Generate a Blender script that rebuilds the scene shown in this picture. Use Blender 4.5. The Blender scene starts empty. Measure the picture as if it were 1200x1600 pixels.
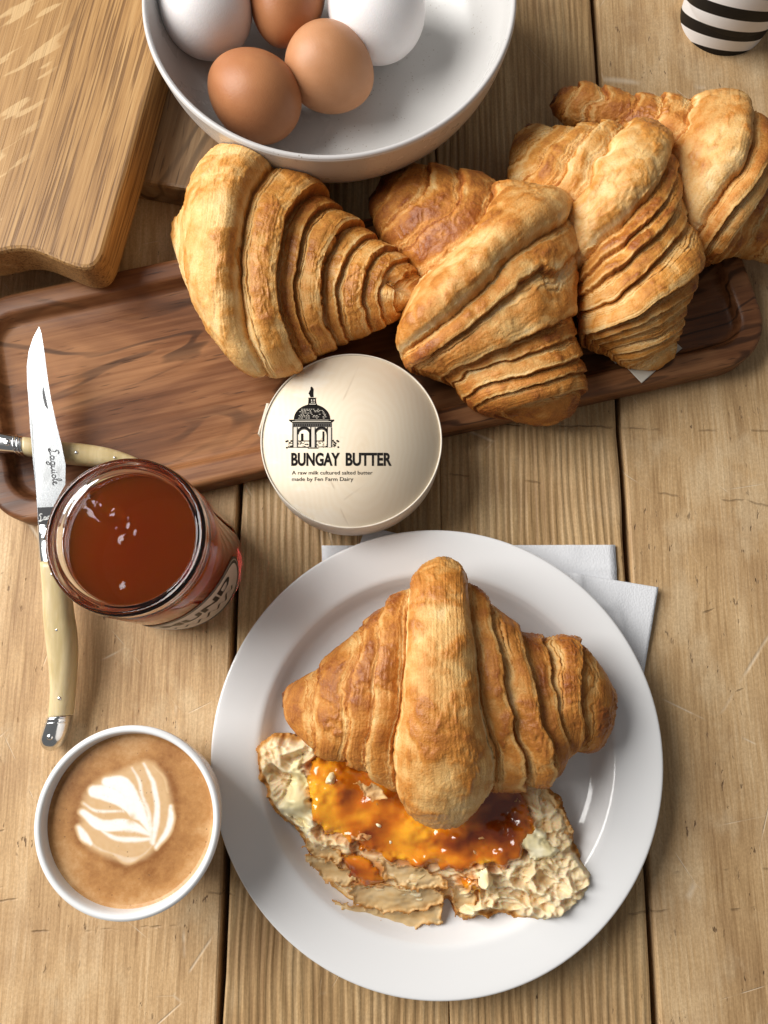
import bpy, bmesh, math, random
import numpy as np
from mathutils import Vector, Matrix

random.seed(7)
rng = np.random.default_rng(7)
scene = bpy.context.scene
C = scene.collection

# ------------------------------------------------------------------ camera
H = 0.45                      # camera height above the table top (m)
FPX = 1250.0                  # focal length in pixels of the 1200x1600 photograph
TILT = math.radians(11.5)     # lens tilted this far off straight down
cam_d = bpy.data.cameras.new('camera')
cam_d.sensor_fit = 'VERTICAL'; cam_d.sensor_height = 24.0
cam_d.lens = FPX / 1600 * 24.0
cam_d.clip_start = 0.01; cam_d.clip_end = 50
cam = bpy.data.objects.new('camera', cam_d); C.objects.link(cam)
cam.location = (0, 0, H); cam.rotation_euler = (TILT, 0, 0)
scene.camera = cam

# ------------------------------------------------------------------ light
world = bpy.data.worlds.new('World'); scene.world = world; world.use_nodes = True
bg = world.node_tree.nodes['Background']
bg.inputs[0].default_value = (1.0, 0.99, 0.975, 1); bg.inputs[1].default_value = 0.17

def area(name, loc, target, sx, sy, power, col):
    d = bpy.data.lights.new(name, 'AREA'); d.shape = 'RECTANGLE'; d.size = sx; d.size_y = sy
    d.energy = power; d.color = col
    o = bpy.data.objects.new(name, d); C.objects.link(o)
    o.location = loc
    o.rotation_euler = (Vector(target) - Vector(loc)).to_track_quat('-Z', 'Y').to_euler()
    return o
area('window_light', (-1.15, 0.48, 1.0), (0, 0.05, 0), 1.1, 1.2, 48, (1.0, 0.975, 0.935))

scene.view_settings.view_transform = 'Standard'
scene.view_settings.look = 'None'
scene.view_settings.exposure = 0.0
scene.view_settings.gamma = 1.0
scene.view_settings.use_curve_mapping = False
scene.render.engine = 'CYCLES'
scene.cycles.use_denoising = True
scene.cycles.max_bounces = 12
scene.cycles.transmission_bounces = 10
scene.cycles.volume_bounces = 3
scene.cycles.sample_clamp_indirect = 6.0

# ------------------------------------------------------------------ helpers
def at(px, py, z=0.0):
    """world point at height z that lies behind a pixel of the 1200x1600 photograph"""
    u = (px - 600) / FPX; v = (800 - py) / FPX
    dy = v * math.cos(TILT) + math.sin(TILT); dz = v * math.sin(TILT) - math.cos(TILT)
    k = (z - H) / dz
    return Vector((u * k, dy * k, z))

def at_np(px, py, z):
    u = (np.asarray(px, float) - 600) / FPX; v = (800 - np.asarray(py, float)) / FPX
    dy = v * math.cos(TILT) + math.sin(TILT); dz = v * math.sin(TILT) - math.cos(TILT)
    k = (z - H) / dz
    return np.stack([u * k, dy * k, np.broadcast_to(z, u.shape) + 0 * u], -1)

def to_px(X, Y, Zv):
    dz = Zv - H; yc = Y * math.cos(TILT) + dz * math.sin(TILT); zc = -(Y * -math.sin(TILT) + dz * math.cos(TILT))
    return 600 + FPX * X / zc, 800 - FPX * yc / zc

def sstep(a, b, x):
    t = np.clip((x - a) / (b - a), 0, 1); return t * t * (3 - 2 * t)

def _hash(ix, iy, iz, seed):
    h = (ix.astype(np.uint32) * np.uint32(374761393) + iy.astype(np.uint32) * np.uint32(668265263)
         + iz.astype(np.uint32) * np.uint32(2147483647) + np.uint32(seed) * np.uint32(974634277))
    h = (h ^ (h >> np.uint32(13))) * np.uint32(1274126177)
    h = h ^ (h >> np.uint32(16))
    h = h * np.uint32(2246822519); h = h ^ (h >> np.uint32(15))
    return h.astype(np.float64) / 4294967295.0

def vnoise(x, y, z=None, seed=1):
    """smooth value noise, -1..1"""
    x = np.asarray(x, float); y = np.asarray(y, float) + 0 * x
    z = np.zeros_like(x) if z is None else np.asarray(z, float) + 0 * x
    with np.errstate(over='ignore'):
        x0 = np.floor(x); y0 = np.floor(y); z0 = np.floor(z)
        fx = x - x0; fy = y - y0; fz = z - z0
        fx = fx**3 * (fx * (fx * 6 - 15) + 10); fy = fy**3 * (fy * (fy * 6 - 15) + 10); fz = fz**3 * (fz * (fz * 6 - 15) + 10)
        xi = x0.astype(np.int64); yi = y0.astype(np.int64); zi = z0.astype(np.int64)
        r = 0
        for a in (0, 1):
            for b in (0, 1):
                for c in (0, 1):
                    w = (fx if a else 1 - fx) * (fy if b else 1 - fy) * (fz if c else 1 - fz)
                    r = r + w * _hash((xi + a) & 0xffffffff, (yi + b) & 0xffffffff, (zi + c) & 0xffffffff, seed)
    return r * 2 - 1

def fbm(x, y, z=None, seed=1, octv=4, gain=0.5):
    x = np.asarray(x, float)
    r = 0; a = 1; tot = 0; f = 1
    for o in range(octv):
        r = r + a * vnoise(x * f, np.asarray(y) * f, None if z is None else np.asarray(z) * f, seed + o * 17)
        tot += a; a *= gain; f *= 2.03
    return r / tot

def voro(x, y, seed=1):
    """2-D cellular noise: distance to nearest and second nearest point, cell id"""
    with np.errstate(over='ignore'):
        xi = np.floor(x).astype(np.int64); yi = np.floor(y).astype(np.int64)
        f1 = np.full(x.shape, 9.0); f2 = np.full(x.shape, 9.0); cid = np.zeros(x.shape)
        zz = np.zeros_like(xi)
        for a in (-1, 0, 1):
            for b in (-1, 0, 1):
                cx = xi + a; cy = yi + b
                hx = _hash(cx & 0xffffffff, cy & 0xffffffff, zz, seed); hy = _hash(cx & 0xffffffff, cy & 0xffffffff, zz, seed + 5)
                d = np.hypot(cx + hx - x, cy + hy - y)
                m = d < f1
                f2 = np.where(m, f1, np.minimum(f2, d)); cid = np.where(m, hx * 0.7 + hy * 0.3, cid); f1 = np.where(m, d, f1)
    return f1, f2, cid

def crom(pts, t):
    """Catmull-Rom through rows of pts at parameters t (0..n-1)"""
    pts = np.asarray(pts, float); n = len(pts)
    P = np.vstack([2 * pts[0] - pts[1], pts, 2 * pts[-1] - pts[-2]])
    t = np.clip(t, 0, n - 1 - 1e-9); i = np.floor(t).astype(int); f = (t - i)[:, None]
    p0, p1, p2, p3 = P[i], P[i + 1], P[i + 2], P[i + 3]
    return 0.5 * (2 * p1 + (p2 - p0) * f + (2 * p0 - 5 * p1 + 4 * p2 - p3) * f**2 + (3 * p1 - p0 - 3 * p2 + p3) * f**3)

def sdf_poly(px, py, poly):
    """signed distance to a polygon, negative inside"""
    poly = np.asarray(poly, float); d = np.full(px.shape, 1e9); inside = np.zeros(px.shape, bool)
    n = len(poly)
    for k in range(n):
        ax, ay = poly[k]; bx, by = poly[(k + 1) % n]
        ex, ey = bx - ax, by - ay
        t = np.clip(((px - ax) * ex + (py - ay) * ey) / (ex * ex + ey * ey + 1e-12), 0, 1)
        d = np.minimum(d, np.hypot(px - ax - t * ex, py - ay - t * ey))
        c = ((ay > py) != (by > py)) & (px < (bx - ax) * (py - ay) / (by - ay + 1e-12) + ax)
        inside ^= c
    return np.where(inside, -d, d)

def dist_line(px, py, pts):
    d = np.full(px.shape, 1e9)
    for k in range(len(pts) - 1):
        ax, ay = pts[k]; bx, by = pts[k + 1]; ex, ey = bx - ax, by - ay
        t = np.clip(((px - ax) * ex + (py - ay) * ey) / (ex * ex + ey * ey + 1e-12), 0, 1)
        d = np.minimum(d, np.hypot(px - ax - t * ex, py - ay - t * ey))
    return d

def mesh_obj(name, verts, faces, mat, parent=None, smooth=True, attrs=None):
    me = bpy.data.meshes.new(name)
    verts = np.asarray(verts, float).reshape(-1, 3)
    me.from_pydata(verts.tolist(), [], [tuple(f) for f in faces] if not isinstance(faces, np.ndarray) else faces.tolist())
    me.update()
    if smooth: me.polygons.foreach_set('use_smooth', np.ones(len(me.polygons), bool))
    if attrs:
        for k, v in attrs.items():
            a = me.attributes.new(k, 'FLOAT', 'POINT'); a.data.foreach_set('value', np.asarray(v, np.float32).ravel())
    o = bpy.data.objects.new(name, me); C.objects.link(o)
    if mat is not None: me.materials.append(mat)
    if parent is not None: o.parent = parent
    return o

def empty(name, loc=(0, 0, 0), rz=0.0):
    o = bpy.data.objects.new(name, None); C.objects.link(o); o.location = loc; o.rotation_euler = (0, 0, rz)
    o.empty_display_size = 0.01
    return o

def tag(o, label=None, cat=None, group=None, kind=None):
    if label: o['label'] = label
    if cat: o['category'] = cat
    if group: o['group'] = group
    if kind: o['kind'] = kind
    return o

def keep(o, parent):
    """parent a mesh built in world coordinates under an Empty that has a transform of its own"""
    bpy.context.view_layer.update()
    o.parent = parent; o.matrix_parent_inverse = parent.matrix_world.inverted()
    return o

def grid_faces(nu, nv, wrap_v=False):
    i = np.arange(nu - 1)[:, None]; j = np.arange(nv if wrap_v else nv - 1)[None, :]
    j2 = (j + 1) % nv
    return np.stack([i * nv + j, (i + 1) * nv + j, (i + 1) * nv + j2, i * nv + j2], -1).reshape(-1, 4)

def lathe(name, prof, mat, parent=None, n=96, loc=(0, 0, 0), smooth=True, split=None):
    prof = np.asarray(prof, float)
    a = np.linspace(0, 2 * math.pi, n, endpoint=False)
    v = np.stack([prof[:, 0:1] * np.cos(a), prof[:, 0:1] * np.sin(a), prof[:, 1:2] + 0 * a], -1) + np.array(loc)
    f = [tuple(q) for q in grid_faces(len(prof), n, True)]
    f = [(q[0], q[3], q[2], q[1]) for q in f]
    o = mesh_obj(name, v.reshape(-1, 3), f, mat, parent, smooth)
    bm = bmesh.new(); bm.from_mesh(o.data)
    bmesh.ops.remove_doubles(bm, verts=bm.verts, dist=1e-7)
    bmesh.ops.recalc_face_normals(bm, faces=bm.faces)
    bm.to_mesh(o.data); bm.free()
    return o

def smooth_prof(pts, n=8):
    """densify a profile with Catmull-Rom"""
    pts = np.asarray(pts, float); t = np.linspace(0, len(pts) - 1, (len(pts) - 1) * n + 1)
    r = crom(pts, t); r[:, 0] = np.maximum(r[:, 0], 0); return r

def bevel(o, w, seg=3, ang=35):
    m = o.modifiers.new('bevel', 'BEVEL'); m.width = w; m.segments = seg; m.limit_method = 'ANGLE'; m.angle_limit = math.radians(ang)
    m.harden_normals = False
    return o

# ------------------------------------------------------------------ node helpers
class G:
    def __init__(self, name):
        self.m = bpy.data.materials.new(name); self.m.use_nodes = True
        self.t = self.m.node_tree
        self.b = self.t.nodes['Principled BSDF']
        self.out = self.t.nodes['Material Output']
    def n(self, typ, props=None, **ins):
        nd = self.t.nodes.new('ShaderNode' + typ)
        for k, v in (props or {}).items(): setattr(nd, k, v)
        for k, v in ins.items():
            key = int(k[1:]) if k[0] == 'i' and k[1:].isdigit() else k.replace('_', ' ')
            self.set(nd, key, v)
        return nd
    def set(self, nd, key, v):
        s = nd.inputs[key]
        if hasattr(v, 'is_linked'): self.t.links.new(v, s)
        elif isinstance(v, (tuple, list)) and len(v) == 3 and s.type == 'RGBA': s.default_value = (*v, 1)
        else: s.default_value = v
    def obj(self): return self.n('TexCoord').outputs['Object']
    def map(self, vec, scale=(1, 1, 1), rot=(0, 0, 0), loc=(0, 0, 0)):
        return self.n('Mapping', Vector=vec, Scale=scale, Rotation=rot, Location=loc).outputs[0]
    def noise(self, vec, scale, detail=3, rough=0.5, dist=0.0):
        return self.n('TexNoise', Vector=vec, Scale=scale, Detail=detail, Roughness=rough, Distortion=dist).outputs['Fac']
    def voro(self, vec, scale, feature='F1', out='Distance', rand=1.0):
        return self.n('TexVoronoi', {'feature': feature}, Vector=vec, Scale=scale, Randomness=rand).outputs[out]
    def math(self, op, a, b=0.0, c=0.0, clamp=False):
        return self.n('Math', {'operation': op, 'use_clamp': clamp}, i0=a, i1=b, i2=c).outputs[0]
    def rng(self, v, a, b, lo=0.0, hi=1.0, smooth=True):
        return self.n('MapRange', {'interpolation_type': 'SMOOTHSTEP' if smooth else 'LINEAR'}, i0=v, i1=a, i2=b, i3=lo, i4=hi).outputs[0]
    def mix(self, f, a, b, mode='MIX'):
        nd = self.n('Mix', {'data_type': 'RGBA', 'blend_type': mode})
        self.set(nd, 0, f); self.set(nd, 6, a); self.set(nd, 7, b)
        return nd.outputs[2]
    def ramp(self, v, stops):
        nd = self.n('ValToRGB', Fac=v); cr = nd.color_ramp
        while len(cr.elements) > 1: cr.elements.remove(cr.elements[-1])
        cr.elements[0].position = stops[0][0]; cr.elements[0].color = (*stops[0][1], 1)
        for p, c in stops[1:]:
            e = cr.elements.new(p); e.color = (*c, 1)
        return nd.outputs[0]
    def attr(self, name): return self.n('Attribute', {'attribute_name': name}).outputs['Fac']
    def bump(self, h, strength=0.5, dist=0.001, normal=None):
        nd = self.n('Bump', Height=h, Strength=strength, Distance=dist)
        if normal is not None: self.set(nd, 'Normal', normal)
        return nd.outputs[0]
    def P(self, **k):
        for a, v in k.items(): self.set(self.b, a.replace('_', ' '), v)
        return self.m

def plain(name, col, rough=0.5, metal=0.0, **k):
    g = G(name); return g.P(Base_Color=col, Roughness=rough, Metallic=metal, **k)

# ------------------------------------------------------------------ materials: wood
def table_wood(name, ribbed, seed, tint):
    g = G(name); o = g.map(g.obj(), loc=(seed * 0.37, seed * 0.91, 0))
    w = g.noise(g.map(o, (1, 0.5, 1)), 9, 2)
    wv = g.n('Vector' 'Math', {'operation': 'MULTIPLY_ADD'}, i0=g.n('CombineXYZ', X=w).outputs[0], i1=(0.012, 0, 0), i2=o).outputs[0]
    streak = g.noise(g.map(wv, (1, 0.045, 1)), 620, 4, 0.6)
    broad = g.noise(g.map(wv, (1, 0.06, 1)), 45, 4, 0.55)
    blot = g.noise(o, 13, 4, 0.6)
    fac = g.math('ADD', g.math('MULTIPLY', streak, 0.45), g.math('MULTIPLY', broad, 0.55))
    a, b, c = [tuple(x * y for x, y in zip(q, tint)) for q in ((0.31, 0.18, 0.076), (0.58, 0.385, 0.19), (0.77, 0.57, 0.33))]
    col = g.ramp(fac, [(0.34, a), (0.5, b), (0.66, c)])
    hgt = fac
    if ribbed:
        rib = g.n('TexWave', {'wave_type': 'BANDS', 'bands_direction': 'X'}, Vector=g.map(wv, (1, 0.05, 1)), Scale=68.0, Distortion=5.0, Detail=3.0, Detail_Scale=1.6, Detail_Roughness=0.6).outputs['Fac']
        ribm = g.rng(g.noise(g.map(o, (1, 0.15, 1)), 22, 2), 0.35, 0.6, 0.35, 1)
        col = g.mix(g.math('MULTIPLY', g.rng(rib, 0.05, 0.55, 0.38, 0), ribm), col, tuple(x * 0.55 for x in a))
        hgt = g.math('ADD', hgt, g.math('MULTIPLY', rib, 0.7))
    col = g.mix(g.rng(blot, 0.42, 0.72, 0, 0.55), col, tuple(x * y for x, y in zip((0.34, 0.20, 0.095), tint)))
    pale = g.noise(g.map(o, (1, 0.55, 1)), 26, 5, 0.65)
    col = g.mix(g.rng(pale, 0.50, 0.68, 0, 0.5 if not ribbed else 0.22), col, (0.72, 0.55, 0.34))
    gr2 = g.noise(g.map(o, (1, 0.6, 1)), 900, 4, 0.7); col = g.mix(g.rng(gr2, 0.38, 0.62, 0.24, 0), col, tuple(x * 0.6 for x in a))
    # short dark pits along the grain
    pit = g.noise(g.map(wv, (1, 0.30, 1)), 330, 3, 0.6)
    pm = g.math('MULTIPLY', g.rng(pit, 0.63 if not ribbed else 0.68, 0.69 if not ribbed else 0.73, 0, 1), g.rng(g.noise(o, 38, 3), 0.46, 0.62))
    col = g.mix(g.math('MULTIPLY', pm, 0.8), col, (0.10, 0.05, 0.022))
    # fine random scratches, light
    sm = None
    for k, (rz, sc, st) in enumerate(((0.5, 9, (1, 0.3, 1)), (-0.7, 13, (1, 0.22, 1)), (1.3, 11, (1, 0.3, 1)))):
        e = g.voro(g.map(g.map(o, rot=(0, 0, rz), loc=(k * 0.3, 0, 0)), st), sc, 'DISTANCE_TO_EDGE')
        s1 = g.math('MULTIPLY', g.rng(e, 0.0, 0.0042 if not ribbed else 0.003, 1, 0), g.rng(g.noise(g.map(o, loc=(k, k, 0)), 34, 3), 0.54, 0.66))
        sm = s1 if sm is None else g.math('MAXIMUM', sm, s1)
    col = g.mix(g.math('MULTIPLY', sm, 0.5 if not ribbed else 0.3), col, (0.78, 0.66, 0.50))
    # a few worn saw lines right across the boards
    sep = g.n('SeparateXYZ', Vector=g.obj()).outputs
    cm = None
    for y0, sl in ((0.118, -0.10), (-0.108, 0.04), (-0.125, 0.03), (0.146, -0.03), (-0.058, 0.25), (-0.020, 0.3)):
        d = g.math('ABSOLUTE', g.math('SUBTRACT', g.math('ADD', sep[1], g.math('MULTIPLY', g.noise(g.obj(), 60, 3), 0.006)), g.math('MULTIPLY_ADD', sep[0], sl, y0 + 0.003)))
        l1 = g.math('MULTIPLY', g.rng(d, 0.0002, 0.0007, 1, 0), g.rng(g.noise(g.map(g.obj(), loc=(y0 * 9, 0, 0)), 45, 2), 0.52, 0.6))
        cm = l1 if cm is None else g.math('MAXIMUM', cm, l1)
    col = g.mix(g.math('MULTIPLY', cm, 0.45), col, (0.12, 0.065, 0.03))
    hgt = g.math('SUBTRACT', g.math('SUBTRACT', hgt, g.math('MULTIPLY', pm, 0.8)), g.math('MULTIPLY', g.math('MAXIMUM', cm, g.math('MULTIPLY', sm, 0.4)), 0.9))
    r = g.rng(pale, 0.3, 0.7, 0.5, 0.62)
    return g.P(Base_Color=col, Roughness=r, Specular_IOR_Level=0.3, Normal=g.bump(hgt, 0.6 if ribbed else 0.5, 0.0012))

def acacia(name, dark, mid, lite, seed=0, warm=1.0):
    """grain along local X"""
    g = G(name); o = g.map(g.obj(), loc=(seed, seed * 0.7, 0))
    n1 = g.noise(g.map(o, (0.26, 1, 1)), 13, 3, 0.5, 1.0)
    bands = g.math('SINE', g.math('MULTIPLY', n1, 62.0))
    fine = g.noise(g.map(o, (0.03, 1, 1)), 360, 5, 0.65)
    broad = g.noise(g.map(o, (0.30, 1, 1)), 17, 4, 0.6, 0.8)
    f = g.math('ADD', g.math('MULTIPLY_ADD', g.math('SUBTRACT', broad, 0.5), 1.25, 0.48), g.math('MULTIPLY', g.math('SUBTRACT', fine, 0.5), 0.45))
    col = g.ramp(f, [(0.22, dark), (0.45, mid), (0.68, lite)])
    col = g.mix(g.math('MULTIPLY', g.rng(bands, 0.6, 1.0, 0, 0.7), g.rng(g.noise(g.map(o, (0.3, 1, 1)), 25, 3), 0.38, 0.6)), col, tuple(x * 0.35 for x in dark))
    pore = g.noise(g.map(o, (0.09, 1, 1)), 520, 2, 0.5)
    col = g.mix(g.rng(pore, 0.62, 0.74, 0, 0.6), col, tuple(x * 0.4 for x in dark))
    return g.P(Base_Color=col, Roughness=g.rng(fine, 0.3, 0.7, 0.36, 0.52), Specular_IOR_Level=0.35, Normal=g.bump(g.math('SUBTRACT', fine, g.math('MULTIPLY', g.rng(pore, 0.6, 0.75), 0.6)), 0.25, 0.0006))

def oak(name):
    """grain along local Y; silvery ray flecks on the left"""
    g = G(name); o = g.obj()
    w = g.noise(g.map(o, (1, 0.2, 1)), 14, 2)
    wv = g.n('VectorMath', {'operation': 'MULTIPLY_ADD'}, i0=g.n('CombineXYZ', X=w).outputs[0], i1=(0.014, 0, 0), i2=o).outputs[0]
    fine = g.noise(g.map(wv, (1, 0.022, 1)), 900, 5, 0.65)
    broad = g.noise(g.map(wv, (1, 0.03, 1)), 190, 4, 0.6)
    f = g.math('ADD', g.math('MULTIPLY', fine, 0.55), g.math('MULTIPLY', broad, 0.45))
    col = g.ramp(f, [(0.32, (0.22, 0.11, 0.038)), (0.5, (0.37, 0.20, 0.07)), (0.64, (0.48, 0.285, 0.115))])
    line = g.noise(g.map(wv, (1, 0.018, 1)), 760, 3, 0.5)
    sep = g.n('SeparateXYZ', Vector=o).outputs
    right = g.rng(sep[0], -0.062, -0.05, 0, 1)
    col = g.mix(g.math('MULTIPLY', g.rng(line, 0.50, 0.60, 0, 0.8), g.math('MULTIPLY_ADD', right, 0.7, 0.3)), col, (0.15, 0.07, 0.022))
    fl = g.noise(g.map(g.map(o, rot=(0, 0, 0.75)), (1, 0.16, 1)), 170, 2, 0.4)
    flm = g.math('MULTIPLY', g.rng(fl, 0.57, 0.63), g.math('SUBTRACT', 1.0, right))
    col = g.mix(g.math('MULTIPLY', flm, 0.5), col, (0.66, 0.46, 0.23))
    return g.P(Base_Color=col, Roughness=0.5, Specular_IOR_Level=0.35, Normal=g.bump(g.math('SUBTRACT', f, g.math('MULTIPLY', g.rng(line, 0.54, 0.66), 0.4)), 0.35, 0.0007))

M = {}
M['plank_worn'] = table_wood('worn_pine', False, 1.0, (1.03, 1.01, 1.04))
M['plank_ribbed'] = table_wood('ribbed_pine', True, 3.0, (0.90, 0.87, 0.82))
M['plank_worn_b'] = table_wood('worn_pine_right', False, 5.3, (0.97, 0.95, 0.95))
M['under'] = plain('gap_shade_dark', (0.02, 0.013, 0.009), 0.9)
M['tray'] = acacia('dark_acacia', (0.055, 0.018, 0.007), (0.175, 0.066, 0.024), (0.34, 0.155, 0.062))
M['under_board'] = acacia('pale_acacia', (0.10, 0.05, 0.022), (0.24, 0.14, 0.065), (0.38, 0.25, 0.13), 4.1)
M['oak'] = oak('oak')

# ------------------------------------------------------------------ table top
def plank(x0, x1, mat, parent, y0=-0.42, y1=0.80, t=0.03):
    ny = 60; ys = np.linspace(y0, y1, ny)
    ph = rng.uniform(0, 50)
    e0 = x0 + 0.0006 * vnoise(ys * 28, ys * 0 + ph, seed=3); e1 = x1 + 0.0006 * vnoise(ys * 28, ys * 0 + ph + 9, seed=4)
    b = 0.0014
    cols = [(e0, -t), (e0, -b), (e0 + b * 0.35, -b * 0.35), (e0 + b, 0 * ys), (e1 - b, 0 * ys), (e1 - b * 0.35, -b * 0.35), (e1, -b), (e1, -t)]
    v = np.stack([np.stack([c[0], ys, c[1] + 0 * ys], -1) for c in cols], 1)
    o = mesh_obj('plank', v.reshape(-1, 3), grid_faces(ny, 8), mat, parent, smooth=False)
    bm = bmesh.new(); bm.from_mesh(o.data); bmesh.ops.recalc_face_normals(bm, faces=bm.faces)
    bm.faces.ensure_lookup_table()
    if sum(f.normal.z for f in bm.faces) < 0: bmesh.ops.reverse_faces(bm, faces=bm.faces)
    bm.to_mesh(o.data); bm.free()
    return o
table = empty('table_top', (0, 0, 0)); tag(table, kind='structure')
table['label'] = 'worn pine plank table top with dark gaps'
plank(-0.42, -0.0846, M['plank_worn'], table)
plank(-0.0816, 0.0329, M['plank_ribbed'], table)
plank(0.0333, 0.1367, M['plank_ribbed'], table)
plank(0.1398, 0.46, M['plank_worn_b'], table)
mesh_obj('gap_shade_sheet', [(-0.45, -0.42, -0.031), (0.48, -0.42, -0.031), (0.48, 0.8, -0.031), (-0.45, 0.8, -0.031)], [(0, 1, 2, 3)], M['under'], table)  # near-black sheet added below the planks, standing in for shade in the gaps

# ------------------------------------------------------------------ boards
def rrect(hx, hy, r, n=10):
    pts = []
    for cx, cy, a0 in ((hx - r, hy - r, 0), (-hx + r, hy - r, 90), (-hx + r, -hy + r, 180), (hx - r, -hy + r, 270)):
        for k in range(n + 1):
            a = math.radians(a0 + 90 * k / n); pts.append((cx + r * math.cos(a), cy + r * math.sin(a)))
    return np.array(pts)

def loops_mesh(name, loops, mat, parent=None, cap=True):
    n = len(loops[0]); v = np.concatenate(loops)
    f = [tuple(q) for q in grid_faces(len(loops), n, True)]
    if cap:
        f.append(tuple(range(n))); f.append(tuple(range((len(loops) - 1) * n, len(loops) * n)))
    o = mesh_obj(name, v, f, mat, parent)
    bm = bmesh.new(); bm.from_mesh(o.data); bmesh.ops.recalc_face_normals(bm, faces=bm.faces); bm.to_mesh(o.data); bm.free()
    return o

ang = math.radians(13.2); U = Vector((math.cos(ang), math.sin(ang), 0)); Nn = Vector((-math.sin(ang), math.cos(ang), 0))
uc, nc = (0.2616 - 0.192) / 2, (0.1234 + 0.2626) / 2
tray_c = U * uc + Nn * nc
thx, thy = (0.2616 + 0.192) / 2, (0.2626 - 0.1234) / 2
TRAY_RIM, TRAY_FLOOR = 0.018, 0.0105
tray = empty('serving_board', tray_c, ang)
tag(tray, 'long dark acacia serving board with raised rim under the croissants', 'serving board')
prof = [(0.004, 0.0), (0.0012, 0.0008), (0.0, 0.003), (0.0, 0.0150), (0.0006, 0.0168), (0.002, 0.0178), (0.0035, TRAY_RIM), (0.0105, TRAY_RIM), (0.0125, 0.0176), (0.0135, 0.0165), (0.0150, 0.0125), (0.0162, 0.0112), (0.0185, TRAY_FLOOR)]
loops = []
for d, z in prof:
    L = rrect(thx - d, thy - d, max(0.030 - d, 0.006), 12); loops.append(np.column_stack([L, np.full(len(L), z)]))
loops_mesh('board', loops, M['tray'], tray)

oak_ang = math.radians(-10.3)
ox = at(150, 415, 0.047)
oakb = empty('chopping_board', (ox.x, ox.y, 0), oak_ang)
tag(oakb, 'pale oak chopping board with a curved cut-out at its end', 'chopping board')
Rinv = Matrix.Rotation(-oak_ang, 3, 'Z')
def oloc(px, py):
    p = at(px, py, 0.047) - Vector((ox.x, ox.y, 0.047)); return (Rinv @ p).xy
edge = [oloc(*p) for p in ((-60, 402), (-25, 398), (0, 393), (20, 389), (42, 389), (62, 394), (84, 403), (105, 412), (125, 418), (142, 417), (153, 409), (161, 395))]
edge = crom(np.array([(e.x, e.y) for e in edge]), np.linspace(0, len(edge) - 1, 56))
rx = edge[-1][0]
poly = [tuple(p) for p in edge] + [(rx + 0.001, 0.06), (rx + 0.0005, 0.33), (edge[0][0] - 0.09, 0.33), (edge[0][0] - 0.09, edge[0][1] - 0.02), (edge[0][0] - 0.03, edge[0][1] - 0.018)]
def inset(P, d):
    P = np.array(P); n = len(P); q = []
    for k in range(n):
        a = P[k] - P[k - 1]; b = P[(k + 1) % n] - P[k]
        na = np.array([-a[1], a[0]]) / (np.hypot(*a) + 1e-12); nb = np.array([-b[1], b[0]]) / (np.hypot(*b) + 1e-12)
        m = na + nb; m /= max(np.dot(m, m) / 2, 0.6); q.append(P[k] + m * d)
    return np.array(q)
area2 = sum(poly[k - 1][0] * poly[k][1] - poly[k][0] * poly[k - 1][1] for k in range(len(poly)))
if area2 < 0: poly = poly[::-1]
loops = []
for d, z in ((0.002, 0.0215), (0.0, 0.0235), (0.0, 0.0445), (0.0007, 0.0462), (0.0022, 0.047)):
    L = inset(poly, d); loops.append(np.column_stack([L, np.full(len(L), z)]))
loops_mesh('board', loops, M['oak'], oakb).data.polygons.foreach_set('use_smooth', np.zeros(len(oakb.children[0].data.polygons), bool))

ub = at(300, 295, 0.0205)
undb = empty('wooden_board', (ub.x - 0.065, ub.y + 0.011, 0), oak_ang)
tag(undb, 'brown striped wooden board lying under the egg bowl', 'board')
loops = []
L0 = [(-0.13, 0.0), (0.125, 0.0), (0.125, 0.24), (-0.13, 0.24)]
for d, z in ((0.0015, 0.0), (0.0, 0.0015), (0.0, 0.0185), (0.0006, 0.0202), (0.002, 0.0208)):
    L = inset(L0, d); loops.append(np.column_stack([L, np.full(4, z)]))
for k in range(5): loops[k] = loops[k][:, [1, 0, 2]] * np.array([1, -1, 1])   # local X runs along the grain
o = loops_mesh('board', loops, M['under_board'], undb); o.rotation_euler = (0, 0, math.radians(90)); o.data.polygons.foreach_set('use_smooth', np.zeros(len(o.data.polygons), bool))

# ------------------------------------------------------------------ croissants
def crust(name, pale=(0.80, 0.50, 0.195), gold=(0.62, 0.265, 0.048), brown=(0.32, 0.090, 0.014)):
    g = G(name); o = g.obj(); t = g.attr('tone'); gl = g.attr('glaze')
    n = g.noise(o, 160, 5, 0.6); n2 = g.noise(o, 900, 4, 0.65)
    f = g.math('ADD', t, g.math('ADD', g.math('MULTIPLY', g.math('SUBTRACT', n, 0.5), 0.34), g.math('MULTIPLY', g.math('SUBTRACT', n2, 0.5), 0.30)))
    col = g.ramp(f, [(0.0, (0.88, 0.64, 0.33)), (0.25, pale), (0.52, gold), (0.80, brown), (1.0, (0.11, 0.035, 0.012))])
    sp = g.voro(o, 330)
    col = g.mix(g.math('MULTIPLY', g.rng(sp, 0.05, 0.16, 0.5, 0), g.rng(g.noise(o, 90, 2), 0.56, 0.66)), col, (0.26, 0.085, 0.02))
    rough = g.rng(gl, 0.0, 1.0, 0.62, 0.36, smooth=False)
    b = g.bump(g.math('ADD', n, g.math('MULTIPLY', n2, 1.0)), 0.65, 0.0008)
    return g.P(Base_Color=col, Roughness=rough, Specular_IOR_Level=0.35, Subsurface_Weight=0.06, Subsurface_Radius=(0.004, 0.0018, 0.0006), Subsurface_Scale=1.0,
               Coat_Weight=g.math('MULTIPLY', gl, 0.14), Coat_Roughness=0.3, Normal=b)
M['crust'] = crust('golden_crust')
M['crust_deep'] = crust('deep_golden_crust', (0.76, 0.45, 0.16), (0.56, 0.22, 0.038), (0.28, 0.075, 0.012))

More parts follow.
